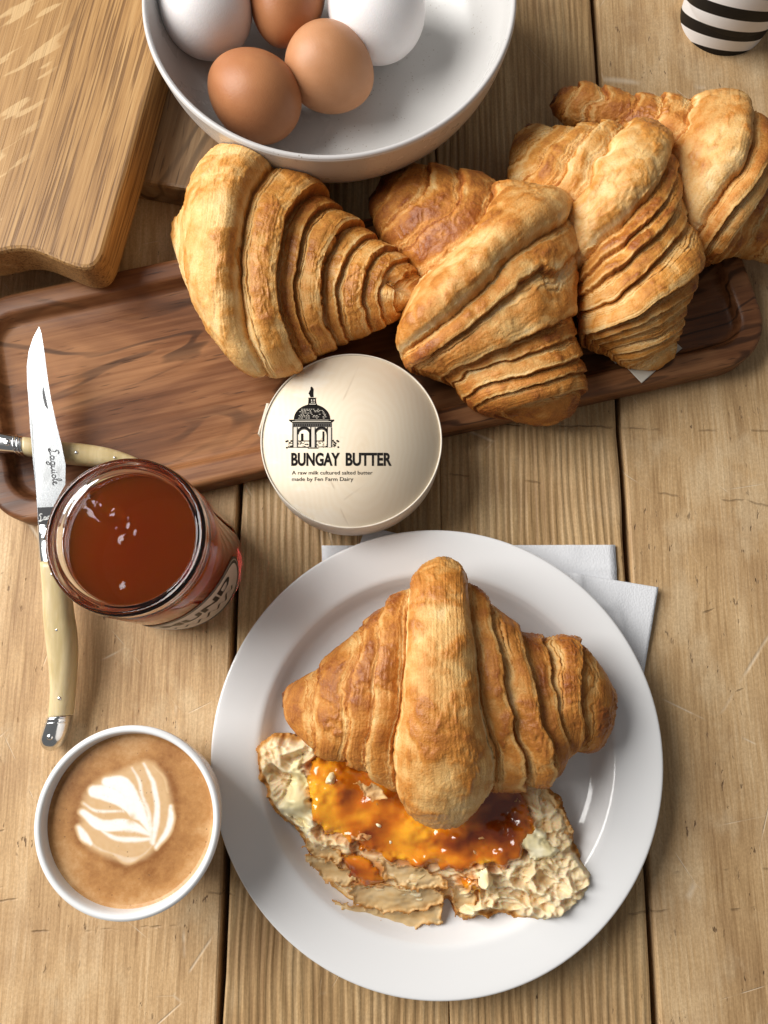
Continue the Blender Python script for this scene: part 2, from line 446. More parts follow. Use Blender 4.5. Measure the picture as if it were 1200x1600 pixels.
def croissant(name, st, centre, zs, bmax, seed, mat, parent=None, NS=640, NT=280, hstep=0.0042, kb=0.8, tone0=0.0, ridge=0.0, lift=None, warp=0.13, lam=0.4, skew=None, avoid=None, dents=(), bounds=None):
    """st: rows (Ax, Ay, Bx, By, bow px, boundary?) from one tip to the other; rings run from side A over the top to side B.
    centre: (s0, s1) of the outermost wrap."""
    st = np.array(st, float); n = len(st)
    S = np.linspace(0, n - 1, NS)
    q = crom(st[:, :5], S)
    wA = at_np(q[:, 0], q[:, 1], zs + 0.5 * bmax); wB = at_np(q[:, 2], q[:, 3], zs + 0.5 * bmax)
    half = np.linalg.norm(wB - wA, axis=1) / 2
    b = bmax * np.tanh(kb * half / bmax)
    zc = zs + b * 0.93
    if lift is not None: zc = zc + np.interp(S, np.arange(n), lift)
    wA = at_np(q[:, 0], q[:, 1], zc); wB = at_np(q[:, 2], q[:, 3], zc)
    cen = (wA + wB) / 2; hv = (wA - wB) / 2
    # the outlines were read off the photograph: allow for the ring's height and the wraps' thickness seen obliquely
    hl = np.linalg.norm(hv, axis=1); hu = hv / hl[:, None]; wv_ = cen - np.array([0, 0, H])
    phi = np.arctan((wv_ * hu).sum(1) / -wv_[:, 2]); dd = 0.22 * hstep * np.clip(hl / hl.max(), 0.25, 1) ** 0.8
    ap = np.sqrt(np.maximum((hl * np.cos(phi) - dd) ** 2 - (b * np.sin(phi)) ** 2, (0.55 * hl) ** 2)) / np.cos(phi)
    hv = hu * np.minimum(ap, hl)[:, None]
    T = np.gradient(cen, axis=0); T[:, 2] = 0; T /= np.linalg.norm(T, axis=1)[:, None] + 1e-12
    pxm = np.linalg.norm(at_np(q[:, 0] + 50, q[:, 1], zc) - at_np(q[:, 0], q[:, 1], zc), axis=1) / 50
    bow = q[:, 4] * pxm
    fac_ = (H - zc) / (H - zc - b); bow = bow / fac_ - (cen[:, :2] * T[:, :2]).sum(1) * (1 - 1 / fac_)   # bows were read off the photograph, where high points shift outwards
    # ring angles: 0 = side A, pi/2 = top, pi = side B; denser over the top
    w = np.linspace(0, 1, NT, endpoint=False)
    th = np.where(w < 0.74, -0.35 + (math.pi + 0.7) * w / 0.74, math.pi + 0.35 + (math.pi - 0.7) * (w - 0.74) / 0.26)
    ct, sn = np.cos(th)[None, :, None], np.sin(th)[None, :, None]
    sg = np.sign(sn) * np.abs(sn) ** 0.9
    P0 = cen[:, None] + hv[:, None] * ct + np.array([0, 0, 1.0]) * (b[:, None, None] * np.where(sn > 0, sg, 0.92 * sn)) + T[:, None] * bow[:, None, None] * np.where(sn > 0, sn ** 1.3 if False else np.abs(sn) ** 1.3, 0.6 * np.abs(sn))
    ThG = np.broadcast_to(th[None], (NS, NT)); SG = np.broadcast_to(S[:, None], (NS, NT))
    # irregular, slightly helical wrap edges
    sw = SG + warp * vnoise(ThG * 1.3 + seed, SG * 0.7, seed=seed) + 0.05 * vnoise(ThG * 4 + seed, SG * 2, seed=seed + 2) + 0.016 * vnoise(ThG * 15, SG * 3, seed=seed + 60) + 0.009 * vnoise(ThG * 38, SG * 5, seed=seed + 61)
    # wrap boundaries
    bi = np.where(st[:, 5] > 0)[0].astype(float) if bounds is None else np.array(bounds, float)
    k = np.clip(np.searchsorted(bi, sw, side='right') - 1, 0, len(bi) - 2)
    lo = bi[k]; hi = bi[k + 1]; t = np.clip((sw - lo) / (hi - lo), 0, 1)
    mid = (lo + hi) / 2; cc = (centre[0] + centre[1]) / 2
    isC = (lo >= centre[0] - 1e-6) & (hi <= centre[1] + 1e-6)
    tt = np.where(mid > cc, t, 1 - t)                 # 0 = tucked under the inner wrap, 1 = free lip
    hs = hstep * np.clip(half / half.max(), 0.25, 1) ** 0.8
    thin = np.clip((hi - lo) / 0.9, 0.15, 1) ** 0.7
    zz = np.zeros_like(k, dtype=np.int64)
    jit = 0.75 + 0.5 * _hash(k.astype(np.int64), zz + seed, zz, 3); bt = _hash(k.astype(np.int64), zz + seed, zz, 9) - 0.5
    lipd = (0.30 * tt + 0.70 * np.sin(np.clip(tt / 0.9, 0, 1) * math.pi * 0.56)) * (1 - sstep(0.93, 1.0, tt) * 0.999)
    if skew is None: dC = np.clip(1 - np.abs(2 * t - 1) ** 3.6, 0, 1) ** 0.62
    else: dC = np.where(t < skew, np.sin(np.clip(t / skew, 0, 1) * math.pi / 2) ** 1.3, np.clip(1 - ((t - skew) / (1 - skew)) ** 2.6, 0, 1) ** 0.7)
    side = 0.30 + 0.70 * np.clip(np.sin(ThG), 0, 1) ** 0.75      # the wraps flatten out towards the flanks
    d = side * np.where(isC, (hs[:, None] * 1.45 + ridge) * dC, hs[:, None] * jit * 1.15 * thin * lipd)
    # fine laminations, mostly where the wraps have pulled apart
    wid = lam * (1 + 0.45 * vnoise(ThG * 1.1 + seed, sw * 0.5, seed=seed + 30))
    eC = np.abs(2 * t - 1) if skew is None else np.where(t > skew, (t - skew) / (1 - skew), 0)
    strz = np.where(isC, sstep(0.78, 0.92, eC) * 0.9, sstep(wid, wid * 0.6, tt))
    strz = np.clip(strz * (0.9 + 0.35 * vnoise(ThG * 2.0, sw * 2, seed=seed + 31)), 0, 1)
    unit = half[:, None] / 0.05
    swl = sw + 0.03 * fbm(ThG * 5, sw * 4, seed=seed + 50, octv=2)
    lines = vnoise(swl * 30, ThG * 1.3 + seed, seed=seed + 5) + 0.9 * vnoise(swl * 66, ThG * 2.4, seed=seed + 6)
    saw = ((tt * 9 + 1.6 * fbm(ThG * 1.6, sw * 2.0, seed=seed + 8, octv=3)) % 1.0) ** 1.6
    d = d + (0.00040 * lines + 0.0012 * (saw - 0.4)) * strz * np.clip(unit, 0.4, 1) * (0.4 + 0.6 * side)
    d = d + 0.00011 * lines
    X = P0.reshape(-1, 3)
    big = fbm(X[:, 0] * 34, X[:, 1] * 34, X[:, 2] * 34, seed + 11, 3).reshape(NS, NT)
    med = fbm(X[:, 0] * 150, X[:, 1] * 150, X[:, 2] * 150, seed + 12, 4).reshape(NS, NT)
    wx = X + 0.004 * np.stack([vnoise(X[:, 0] * 120, X[:, 1] * 120, X[:, 2] * 120, seed + 40 + q_) for q_ in range(3)], -1)
    crk = (1 - np.abs(fbm(wx[:, 0] * 240, wx[:, 1] * 240, wx[:, 2] * 240, seed + 13, 2))).reshape(NS, NT) ** 4
    pn = fbm(wx[:, 0] * 48, wx[:, 1] * 48, wx[:, 2] * 48, seed + 14, 3).reshape(NS, NT)
    patch = sstep(0.10, 0.22, pn) * (1 - strz)
    shard = sstep(0.02, 0.06, fbm(wx[:, 0] * 75 + 9, wx[:, 1] * 75, wx[:, 2] * 75, seed + 15, 3).reshape(NS, NT)) * (1 - strz)
    d = d + 0.0030 * big * np.clip(unit, 0.3, 1) + 0.00045 * med + (0.00010 + 0.0006 * patch) * crk + 0.00030 * shard
    tip = np.minimum(sstep(0, 0.35, SG), sstep(0, 0.35, n - 1 - SG))
    d = d * (0.25 + 0.75 * tip)
    dS = np.gradient(P0, axis=0); dT = np.roll(P0, -1, 1) - np.roll(P0, 1, 1)
    Nv = np.cross(dT, dS); Nv /= np.linalg.norm(Nv, axis=2)[..., None] + 1e-12
    outw = P0 - cen[:, None]
    sgn = np.sign((Nv * outw).sum(2).mean()); Nv = Nv * sgn
    dent_t = 0
    if dents:
        qx, qy = to_px(P0[..., 0], P0[..., 1], P0[..., 2])
        for (dx, dy, ra, rb, an, dep, tn) in dents:
            ca_, sa_ = math.cos(math.radians(an)), math.sin(math.radians(an)); e_ = ((qx - dx) * ca_ + (qy - dy) * sa_) / ra; f_ = (-(qx - dx) * sa_ + (qy - dy) * ca_) / rb
            w_ = np.exp(-(e_ ** 2 + f_ ** 2) ** 1.5) * (np.sin(ThG) > 0.1); d = d - dep * w_; dent_t = dent_t + tn * w_
    P = P0 + Nv * d[..., None]
    P[..., 2] = np.where(P[..., 2] < zs, zs + (P[..., 2] - zs) * 0.05, P[..., 2])
    if avoid is not None:      # lean against a round vessel instead of running into it
        ax_, ay_, pr = avoid; rx_ = P[..., 0] - ax_; ry_ = P[..., 1] - ay_; rr_ = np.hypot(rx_, ry_)
        need = np.interp(P[..., 2], pr[:, 1], pr[:, 0]) + 0.001
        kf = np.where((rr_ < need) & (P[..., 2] < pr[-1, 1] + 0.002), need / (rr_ + 1e-9), 1.0); P[..., 0] = ax_ + rx_ * kf; P[..., 1] = ay_ + ry_ * kf
    # colour: browned crests and lips, pale laminations
    edge_b = np.where(isC, sstep(0.90, 0.97, eC), np.maximum(sstep(0.94, 0.985, tt), sstep(0.14, 0.02, tt)))      # browned creases and lip edges, the creases also darkened to deepen their shade
    pale_l = np.where(isC, 0, sstep(0.70, 0.82, tt) * (1 - sstep(0.88, 0.94, tt)))
    crest = np.where(isC, 0.24, 0.45 + 0.16 * bt)
    tone = crest + 0.27 * edge_b - 0.20 * pale_l + 0.24 * big + 0.24 * med + 0.17 * patch * (0.6 + 0.6 * crk) + 0.07 * shard + strz * (-0.24 + 0.30 * sstep(0.6, 0.95, saw)) + 0.09 * lines * (0.30 + strz) + tone0
    tone = tone + dent_t
    tone = np.where(tone > 0.45, 0.45 + 0.42 * np.tanh((tone - 0.45) / 0.42), tone)
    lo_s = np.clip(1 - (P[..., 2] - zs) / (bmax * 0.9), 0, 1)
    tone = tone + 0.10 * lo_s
    endb = 1 - np.minimum(sstep(0, 0.5, SG), sstep(0, 0.5, n - 1 - SG)); tone = tone + 0.18 * endb
    glaze = np.clip(0.22 + 0.75 * patch + 0.3 * med - 0.4 * strz, 0, 1)
    V = np.concatenate([P.reshape(-1, 3), P[0].mean(0)[None], P[-1].mean(0)[None]])
    f = [tuple(x) for x in grid_faces(NS, NT, True)]
    a0 = NS * NT
    f += [(a0, (j + 1) % NT, j) for j in range(NT)] + [(a0 + 1, (NS - 1) * NT + j, (NS - 1) * NT + (j + 1) % NT) for j in range(NT)]
    if sgn < 0: pass
    o = mesh_obj(name, V, f, mat, parent, True, {'tone': np.append(tone.ravel(), [0.5, 0.5]), 'glaze': np.append(glaze.ravel(), [0.3, 0.3])})
    bm = bmesh.new(); bm.from_mesh(o.data); bmesh.ops.recalc_face_normals(bm, faces=bm.faces); bm.to_mesh(o.data); bm.free()
    return o

GR = 'whole croissants on the dark board'
bowl_out = np.array([(0.056, 0.021), (0.062, 0.0253), (0.078, 0.0313), (0.0905, 0.0438), (0.0985, 0.0608), (0.1017, 0.0798), (0.1017, 0.082)])
c1 = croissant('croissant', [
    (268, 345, 266, 372, 0, 1), (296, 320, 288, 440, -10, 0), (358, 256, 350, 540, -38, 0), (455, 266, 414, 598, -70, 1),
    (524, 318, 475, 576, -64, 1), (577, 362, 522, 548, -52, 1), (628, 396, 575, 524, -40, 1), (656, 428, 618, 500, -20, 0), (664, 446, 656, 468, 0, 1)],
    (0, 3), 0.0125, 0.036, 3, M['crust'], tone0=0.01, hstep=0.0105, lam=0.36, bounds=(0, 3, 3.85, 4.25, 4.95, 5.35, 6.0, 6.5, 7.1, 8), skew=0.80, warp=0.10, avoid=(-0.0297, 0.3630, bowl_out), lift=[0, 0, 0, 0, 0, 0.003, 0.011, 0.021, 0.026],
    dents=[(621, 446, 24, 8, 32, 0.0065, -0.3), (612, 462, 26, 9, 10, -0.002, -0.2)])
tag(c1, 'leftmost whole croissant, pale golden, its open tip pointing right above the butter box', 'croissant', GR)
c2 = croissant('croissant', [
    (598, 272, 573, 316, 0, 1), (670, 258, 590, 375, 0, 1), (783, 292, 642, 464, 4, 1), (898, 340, 622, 562, -12, 1),
    (895, 508, 688, 588, 0, 1), (910, 586, 735, 632, 4, 1), (906, 622, 780, 646, 4, 0), (892, 645, 828, 659, 2, 0), (870, 656, 855, 660, 0, 1)],
    (2, 3), 0.0125, 0.037, 21, M['crust_deep'], tone0=0.09, hstep=0.0092, lam=0.30, bounds=(0, 0.6, 1.1, 1.55, 2, 3, 3.35, 3.9, 4.2, 4.65, 5.0, 5.7, 8))
tag(c2, 'second croissant from the left, deep brown with a broad pale diagonal ridge', 'croissant', GR)
c3 = croissant('croissant', [
    (826, 192, 800, 214, 0, 1), (900, 199, 790, 300, 0, 1), (980, 203, 850, 372, 0, 1), (1045, 238, 880, 440, 4, 0), (1068, 330, 893, 500, 10, 1),
    (1081, 408, 908, 530, 14, 1), (1066, 475, 940, 548, 14, 1), (1058, 518, 970, 572, 8, 1), (1056, 542, 1002, 580, 4, 0), (1050, 563, 1030, 578, 0, 1)],
    (2, 3), 0.0125, 0.037, 43, M['crust'], tone0=0.05, hstep=0.0080, lam=0.50, bounds=(0, 0.6, 1.1, 1.6, 2, 3, 3.3, 3.6, 4.05, 4.9, 5.2, 5.55, 6.0, 6.4, 6.85, 7.4, 9))
tag(c3, 'third croissant from the left, finely layered, its tip over a parchment scrap', 'croissant', GR)
c4 = croissant('croissant', [
    (866, 146, 858, 166, 0, 1), (912, 134, 885, 200, 0, 1), (986, 148, 965, 235, 0, 1), (1068, 150, 1020, 300, 0, 1), (1160, 172, 1068, 395, -6, 1),
    (1188, 240, 1108, 418, -6, 1), (1204, 305, 1150, 410, 0, 1), (1232, 365, 1185, 412, 0, 1), (1250, 402, 1228, 420, 0, 1)],
    (3, 4), 0.0125, 0.035, 65, M['crust_deep'], tone0=0.07, hstep=0.0080, lam=0.36, bounds=(0, 0.8, 1.4, 2, 2.5, 3, 4, 4.45, 5.0, 5.5, 6, 6.6, 8))
tag(c4, 'rearmost croissant at the upper right, cut off by the picture edge', 'croissant', GR)

# ------------------------------------------------------------------ plate
def glaze_white(name, col, rough=0.12, speck=0.0):
    g = G(name); o = g.obj()
    c = col
    if speck:
        s = g.voro(o, 420); m = g.math('MULTIPLY', g.rng(s, 0.1, 0.22, speck, 0), g.rng(g.noise(o, 60, 3), 0.5, 0.65))
        c = g.mix(m, col, (0.30, 0.25, 0.20))
        n = g.noise(o, 35, 4); c = g.mix(g.rng(n, 0.4, 0.75, 0, 0.22), c, (0.50, 0.47, 0.46))
        return g.P(Base_Color=c, Roughness=g.rng(n, 0.3, 0.7, rough, rough + 0.12), Normal=g.bump(g.noise(o, 300, 3), 0.06, 0.0005))
    return g.P(Base_Color=c, Roughness=rough, Normal=g.bump(g.noise(o, 25, 2), 0.03, 0.001))
M['plate'] = glaze_white('white_porcelain', (0.80, 0.80, 0.805), 0.10)
PX, PY, PR = 0.0272, -0.0392, 0.1162
plate = lathe('plate', smooth_prof([(0, 0.0075), (0.03, 0.0075), (0.06, 0.0076), (0.077, 0.0082), (0.0845, 0.0108), (0.0900, 0.0158), (0.0930, 0.0180), (0.098, 0.0190), (0.107, 0.0204), (0.1140, 0.0214), (0.1158, 0.0212), (0.1162, 0.0202), (0.1150, 0.0190), (0.105, 0.0165), (0.092, 0.0125), (0.080, 0.0055), (0.0775, 0.002), (0.0765, 0.0004), (0.074, 0.0006), (0.0725, 0.003), (0.04, 0.0035), (0, 0.0035)], 6), M['plate'], n=160)
plate.location = (PX, PY, 0.0012)
tag(plate, 'round white china plate holding the split croissant', 'plate')

# ------------------------------------------------------------------ napkins
def paper(name, col, scale=900):
    g = G(name); o = g.obj()
    n = g.voro(o, scale); n2 = g.noise(o, 28, 3)
    return g.P(Base_Color=col, Roughness=0.85, Specular_IOR_Level=0.15, Subsurface_Weight=0.0,
               Normal=g.bump(g.math('ADD', g.math('MULTIPLY', n, 0.4), n2), 0.35, 0.0010))
M['napkin'] = paper('white_paper', (0.76, 0.77, 0.80))
M['parch'] = paper('parchment', (0.62, 0.58, 0.50), 300)
def sheet(name, quad, mat, z0, amp=0.0008, n=40, parent=None, seed=1, thick=0.0006):
    q = [Vector((p.x, p.y, 0)) for p in quad]
    u = np.linspace(0, 1, n); uu, vv = np.meshgrid(u, u, indexing='ij'); A, B, D, E = [np.array(p) for p in q]
    P = (A * (1 - uu)[..., None] + B * uu[..., None]) * (1 - vv)[..., None] + (E * (1 - uu)[..., None] + D * uu[..., None]) * vv[..., None]
    P[..., 2] = z0 + amp * (fbm(P[..., 0] * 30, P[..., 1] * 30, seed=seed, octv=3) + 1) + 1.6 * amp * (1 - np.abs(vnoise(P[..., 0] * 42, P[..., 1] * 42, seed=seed + 4))) ** 5
    o = mesh_obj(name, P.reshape(-1, 3), grid_faces(n, n), mat, parent)
    m = o.modifiers.new('s', 'SOLIDIFY'); m.thickness = thick; m.offset = 0
    return o
na = sheet('napkin', [at(503, 853), at(960, 852), at(968, 1010), at(506, 1010)], M['napkin'], 0.0010, 0.0004, seed=3)
tag(na, 'folded white paper napkin with its long edge behind the plate', 'napkin', 'paper napkins under the plate')
nb = sheet('napkin', [at(848, 888, .003), at(1028, 918, .003), at(996, 1110, .003), at(815, 1075, .003)], M['napkin'], 0.0028, 0.0009, seed=5)
tag(nb, 'white paper napkin whose corner juts out right of the plate', 'napkin', 'paper napkins under the plate')
nc_ = sheet('napkin', [at(562, 850, .003), at(572, 822, .003), at(640, 838, .003), at(622, 880, .003)], M['napkin'], 0.0026, 0.0002, seed=8)
tag(nc_, 'small embossed napkin corner between butter box and plate', 'napkin', 'paper napkins under the plate')
pa = sheet('parchment_paper', [at(958, 562, .0135), at(1003, 598, .0195), at(1067, 543, .013), at(1010, 490, .013)], M['parch'], 0.0118, 0.0002, seed=9, thick=0.0002)
for v in pa.data.vertices:
    p = v.co; 
    if (p - at(1003, 598, 0.0195)).length < 0.02: p.z = max(p.z, 0.0188)
tag(pa, 'small parchment scrap under the third croissant tip', 'paper')

# ------------------------------------------------------------------ split croissant on the plate
split = empty('split_croissant', (PX, PY, 0.0085))
tag(split, 'split croissant on the white plate, lower half spread with butter and jam', 'croissant')
top = croissant('top_half', [
    (442, 1082, 441, 1106, 0, 1), (498, 1042, 492, 1172, 0, 0), (574, 972, 546, 1196, -2, 1), (645, 915, 622, 1236, -4, 1), (688, 884, 690, 1280, 0, 0), (722, 905, 768, 1240, 4, 1),
    (806, 985, 858, 1224, 6, 1), (896, 998, 884, 1180, 6, 0), (940, 1048, 928, 1172, 6, 0), (960, 1092, 955, 1132, 0, 1)],
    (3, 5), 0.0185, 0.030, 87, M['crust_deep'], hstep=0.0090, tone0=0.08, ridge=0.001, lam=0.36, bounds=(0, 1.1, 2, 2.45, 3, 5, 5.45, 6, 6.5, 7.2, 9))
keep(top, split)

def crumb_mat():
    g = G('crumb'); o = g.obj(); t = g.attr('tone'); dp = g.attr('jammy')
    n = g.noise(o, 300, 4, 0.6)
    f = g.math('ADD', t, g.math('MULTIPLY', g.math('SUBTRACT', n, 0.5), 0.25))
    col = g.ramp(f, [(0.0, (0.86, 0.71, 0.47)), (0.3, (0.80, 0.55, 0.26)), (0.6, (0.60, 0.29, 0.07)), (1.0, (0.24, 0.075, 0.018))])
    col = g.mix(dp, col, (0.55, 0.17, 0.01))
    return g.P(Base_Color=col, Roughness=g.rng(dp, 0, 1, 0.6, 0.2), Specular_IOR_Level=0.35, Subsurface_Weight=0.5, Subsurface_Radius=(0.004, 0.0025, 0.0012), Subsurface_Scale=1.0, Normal=g.bump(n, 0.15, 0.0004))
M['crumb'] = crumb_mat()
g = G('pastry_flake'); fo = g.obj(); fn_ = g.noise(fo, 300, 4, 0.6)
fcol = g.ramp(g.math('ADD', g.attr('tone'), g.math('MULTIPLY', g.math('SUBTRACT', fn_, 0.5), 0.3)), [(0.0, (0.92, 0.78, 0.52)), (0.3, (0.88, 0.64, 0.31)), (0.6, (0.66, 0.32, 0.08)), (1.0, (0.3, 0.1, 0.02))])
M['flake'] = g.P(Base_Color=fcol, Roughness=0.5, Specular_IOR_Level=0.3, Normal=g.bump(fn_, 0.25, 0.0006))
tr_ = g.n('BsdfTranslucent', Color=fcol); mx_ = g.n('MixShader', i0=0.35, i1=g.b.outputs[0], i2=tr_.outputs[0]); g.t.links.new(mx_.outputs[0], g.out.inputs['Surface'])

half_poly = [(402, 1166), (418, 1150), (470, 1148), (520, 1120), (640, 1100), (780, 1120), (830, 1205), (856, 1226), (876, 1250), (890, 1282), (899, 1310), (906, 1332), (930, 1368), (928, 1396), (890, 1428), (868, 1444), (820, 1441), (790, 1431), (742, 1441), (714, 1440), (704, 1412), (694, 1414), (690, 1436), (640, 1438), (600, 1430), (560, 1424), (522, 1404), (510, 1384), (484, 1352), (474, 1318), (460, 1294), (430, 1270), (412, 1232), (400, 1190)]
def crumb_height(gx, gy):
    """height above the plate of the torn face, its tone"""
    jx = gx + 3.5 * vnoise(gx / 16, gy / 16, seed=71) + 1.2 * vnoise(gx / 5, gy / 5, seed=72); jy = gy + 3.5 * vnoise(gx / 16, gy / 16, seed=73) + 1.2 * vnoise(gx / 5, gy / 5, seed=74)
    sd = sdf_poly(jx, jy, half_poly)
    base = 0.0195 - 0.010 * sstep(1330, 1440, gy) * sstep(760, 640, gx) - 0.004 * sstep(1380, 1440, gy) + 0.004 * sstep(560, 430, gx) * sstep(1320, 1220, gy)
    base = base + 0.0022 * fbm(gx / 60, gy / 60, seed=75, octv=2)
    # stretched bubbles between thin walls
    ax = gx + 0.35 * (gy - 1300) + 12 * vnoise(gx / 30, gy / 30, seed=76); ay = gy - 0.25 * (gx - 650) + 12 * vnoise(gx / 30, gy / 30, seed=77)
    cs = 1.0
    def bub(sx, sy, R_, sdn):
        f1, f2, ci = voro(ax / (sx * cs), ay / (sy * cs), sdn); return np.sqrt(np.clip(1 - (f1 / (R_ * (0.6 + 0.5 * ci))) ** 2, 0, 1)), ci
    pa_, ca_ = bub(34, 21, 0.60, 7); pb_, cb_ = bub(14, 9.5, 0.52, 9); pc_, cc_ = bub(7, 5.5, 0.50, 11)
    h = base - (0.0012 + 0.0058 * ca_) * pa_ - (0.0008 + 0.0024 * cb_) * pb_ - (0.0003 + 0.0008 * cc_) * pc_ + 0.0014 * fbm(gx / 38, gy / 26, seed=78, octv=2)
    web = 1 - np.clip(0.7 * pa_ * ca_ + 0.4 * pb_ * cb_, 0, 1)
    # thin sheets stepping down to the torn front edge
    lf = sstep(1310, 1350, gy) * sstep(735, 700, gx)
    ter = np.clip(-sd + 5 * fbm(gx / 26, gy / 18, seed=86, octv=3), 0, 60) / 9.0
    stair = (np.floor(ter) + sstep(0.0, 0.25, ter % 1.0)) * 0.0019 + 0.002 + 0.0007 * fbm(gx / 16, gy / 10, seed=88, octv=2)
    h = h * (1 - lf) + np.minimum(stair, base + 0.001) * lf
    pit = 1 - web; c1_ = 1.0
    edge = sstep(0, 16, -sd)
    h = h * (1 - lf) * (0.55 + 0.45 * edge) + h * lf
    tone = 0.06 + 0.10 * vnoise(gx / 25, gy / 25, seed=79) + 0.62 * sstep(11, 2, -sd) + 0.15 * pit * c1_  # bubble pits tinted darker, painting shade into the hollows
    lowflake = sstep(1335, 1420, gy) * sstep(740, 640, gx); tone = tone + 0.14 * lowflake * (0.6 + 0.6 * vnoise(gx / 22, gy / 9, seed=80)) + lf * 0.30 * sstep(0.35, 0.05, ter % 1.0)
    return h, tone, sd

zr = 0.022
step = 1.5
xs = np.arange(386, 940, step); ys = np.arange(1085, 1456, step); gx, gy = np.meshgrid(xs, ys, indexing='ij')
h, tone, sd = crumb_height(gx, gy)
for _ in range(1): h[1:-1, 1:-1] = 0.2 * (h[1:-1, 1:-1] + h[2:, 1:-1] + h[:-2, 1:-1] + h[1:-1, 2:] + h[1:-1, :-2])      # soft crumb
wp = at_np(gx, gy, zr); wp[..., 2] = 0.0090 + np.maximum(h, 0.001)
jam_polys = [
    [(482, 1195), (500, 1182), (540, 1184), (580, 1190), (640, 1195), (760, 1195), (812, 1230), (826, 1262), (828, 1300), (812, 1336), (784, 1352), (745, 1350), (712, 1362), (684, 1350), (660, 1356), (632, 1344), (598, 1336), (566, 1326), (545, 1305), (512, 1300), (488, 1280), (484, 1240)],
    [(530, 1334), (556, 1328), (580, 1344), (600, 1362), (598, 1382), (566, 1388), (545, 1374)],
    [(716, 1368), (740, 1366), (752, 1382), (746, 1396), (724, 1386)]]
jsd = np.minimum.reduce([sdf_poly(gx + 6 * vnoise(gx / 16, gy / 16, seed=91), gy + 6 * vnoise(gx / 16, gy / 16, seed=92), p) for p in jam_polys])
jammy = sstep(10, -4, jsd) * 0.75
keepm = sd < 1.5
idx = -np.ones(gx.shape, int); idx[keepm] = np.arange(keepm.sum())
fq = np.stack([idx[:-1, :-1], idx[1:, :-1], idx[1:, 1:], idx[:-1, 1:]], -1).reshape(-1, 4)
fq = fq[(fq >= 0).all(1)]
V = wp[keepm]; tn = tone[keepm]; jm = jammy[keepm]
# skirt: crust wall down to the plate
ed = {}
for f in fq.tolist():
    for a, b in zip(f, f[1:] + f[:1]):
        if (b, a) in ed: del ed[(b, a)]
        else: ed[(a, b)] = 1
cenp = np.array([at(660, 1290, zr).x, at(660, 1290, zr).y])
bverts = sorted({a for e in ed for a in e}); bmap = {a: len(V) + k for k, a in enumerate(bverts)}
low = V[bverts].copy(); low[:, 2] = 0.0090; low[:, :2] += (cenp - low[:, :2]) * 0.05
midv = V[bverts].copy(); midv[:, 2] = 0.0090 + (midv[:, 2] - 0.009) * 0.5
mmap = {a: len(V) + len(bverts) + k for k, a in enumerate(bverts)}
faces = fq.tolist()
for (a, b) in ed:
    faces.append((b, a, mmap[a], mmap[b])); faces.append((mmap[b], mmap[a], bmap[a], bmap[b]))
Vall = np.concatenate([V, low, midv]); tall = np.concatenate([tn, np.full(len(bverts), 0.85), np.full(len(bverts), 0.7)]); jall = np.concatenate([jm, np.zeros(2 * len(bverts))])
bh = mesh_obj('bottom_half', Vall, faces, M['crumb'], None, True, {'tone': tall, 'jammy': jall}); keep(bh, split)

def jam_mat(name, dark, mid, lite):
    g = G(name); o = g.obj(); t = g.attr('tone')
    n = g.noise(o, 110, 4, 0.55)
    f = g.math('ADD', t, g.math('MULTIPLY', g.math('SUBTRACT', n, 0.5), 0.3))
    col = g.ramp(f, [(0.15, lite), (0.45, mid), (0.85, dark)])
    return g.P(Base_Color=col, Roughness=0.10, Specular_IOR_Level=0.6, Subsurface_Weight=0.55, Subsurface_Radius=(0.007, 0.0025, 0.0004), Subsurface_Scale=1.0, Coat_Weight=0.5, Coat_Roughness=0.05, Normal=g.bump(g.noise(o, 230, 3), 0.35, 0.0009))
M['jam'] = jam_mat('apricot_jam', (0.24, 0.038, 0.003), (0.64, 0.175, 0.008), (0.92, 0.41, 0.025))
def blob(name, poly, mat, parent, thick, seed, rough=6.0, hrel=None, tone_f=None, soft=12.0, step=1.9, lumps=0.35, lift=0.0002):
    poly = np.array(poly, float); x0, y0 = poly.min(0) - 12; x1, y1 = poly.max(0) + 12
    gx, gy = np.meshgrid(np.arange(x0, x1, step), np.arange(y0, y1, step), indexing='ij')
    jx = gx + rough * vnoise(gx / 16, gy / 16, seed=seed) + rough * .4 * vnoise(gx / 6, gy / 6, seed=seed + 1); jy = gy + rough * vnoise(gx / 16, gy / 16, seed=seed + 2) + rough * .4 * vnoise(gx / 6, gy / 6, seed=seed + 3)
    sd = sdf_poly(jx, jy, poly)
    h0, _, _ = crumb_height(gx, gy)
    # the filling bridges the bubbles: smooth the crumb below
    hs = h0.copy()
    for _ in range(110):
        hs = 0.2 * (hs + np.roll(hs, 1, 0) + np.roll(hs, -1, 0) + np.roll(hs, 1, 1) + np.roll(hs, -1, 1))
    hs = hs + 0.0008
    prof = np.sqrt(np.clip(-sd / soft, 0, 1))
    z = 0.009 + h0 * (1 - prof) + hs * prof + lift + thick * prof * (1 + lumps * (1.6 * fbm(gx / 34, gy / 26, seed=seed + 4, octv=2, gain=0.4) + 0.5 * vnoise(gx / 9, gy / 8, seed=seed + 6) * sstep(-0.1, 0.5, vnoise(gx / 40, gy / 40, seed=seed + 7)))) - 0.0004 * (1 - prof)
    P = at_np(gx, gy, zr); P[..., 2] = z
    tone = np.zeros_like(z) + 0.5 if tone_f is None else tone_f(gx, gy, prof)
    km = sd < 1.0
    idx = -np.ones(gx.shape, int); idx[km] = np.arange(km.sum())
    fq = np.stack([idx[:-1, :-1], idx[1:, :-1], idx[1:, 1:], idx[:-1, 1:]], -1).reshape(-1, 4); fq = fq[(fq >= 0).all(1)]
    o = mesh_obj(name, P[km], fq, mat, None, True, {'tone': tone[km]}); keep(o, parent); return o
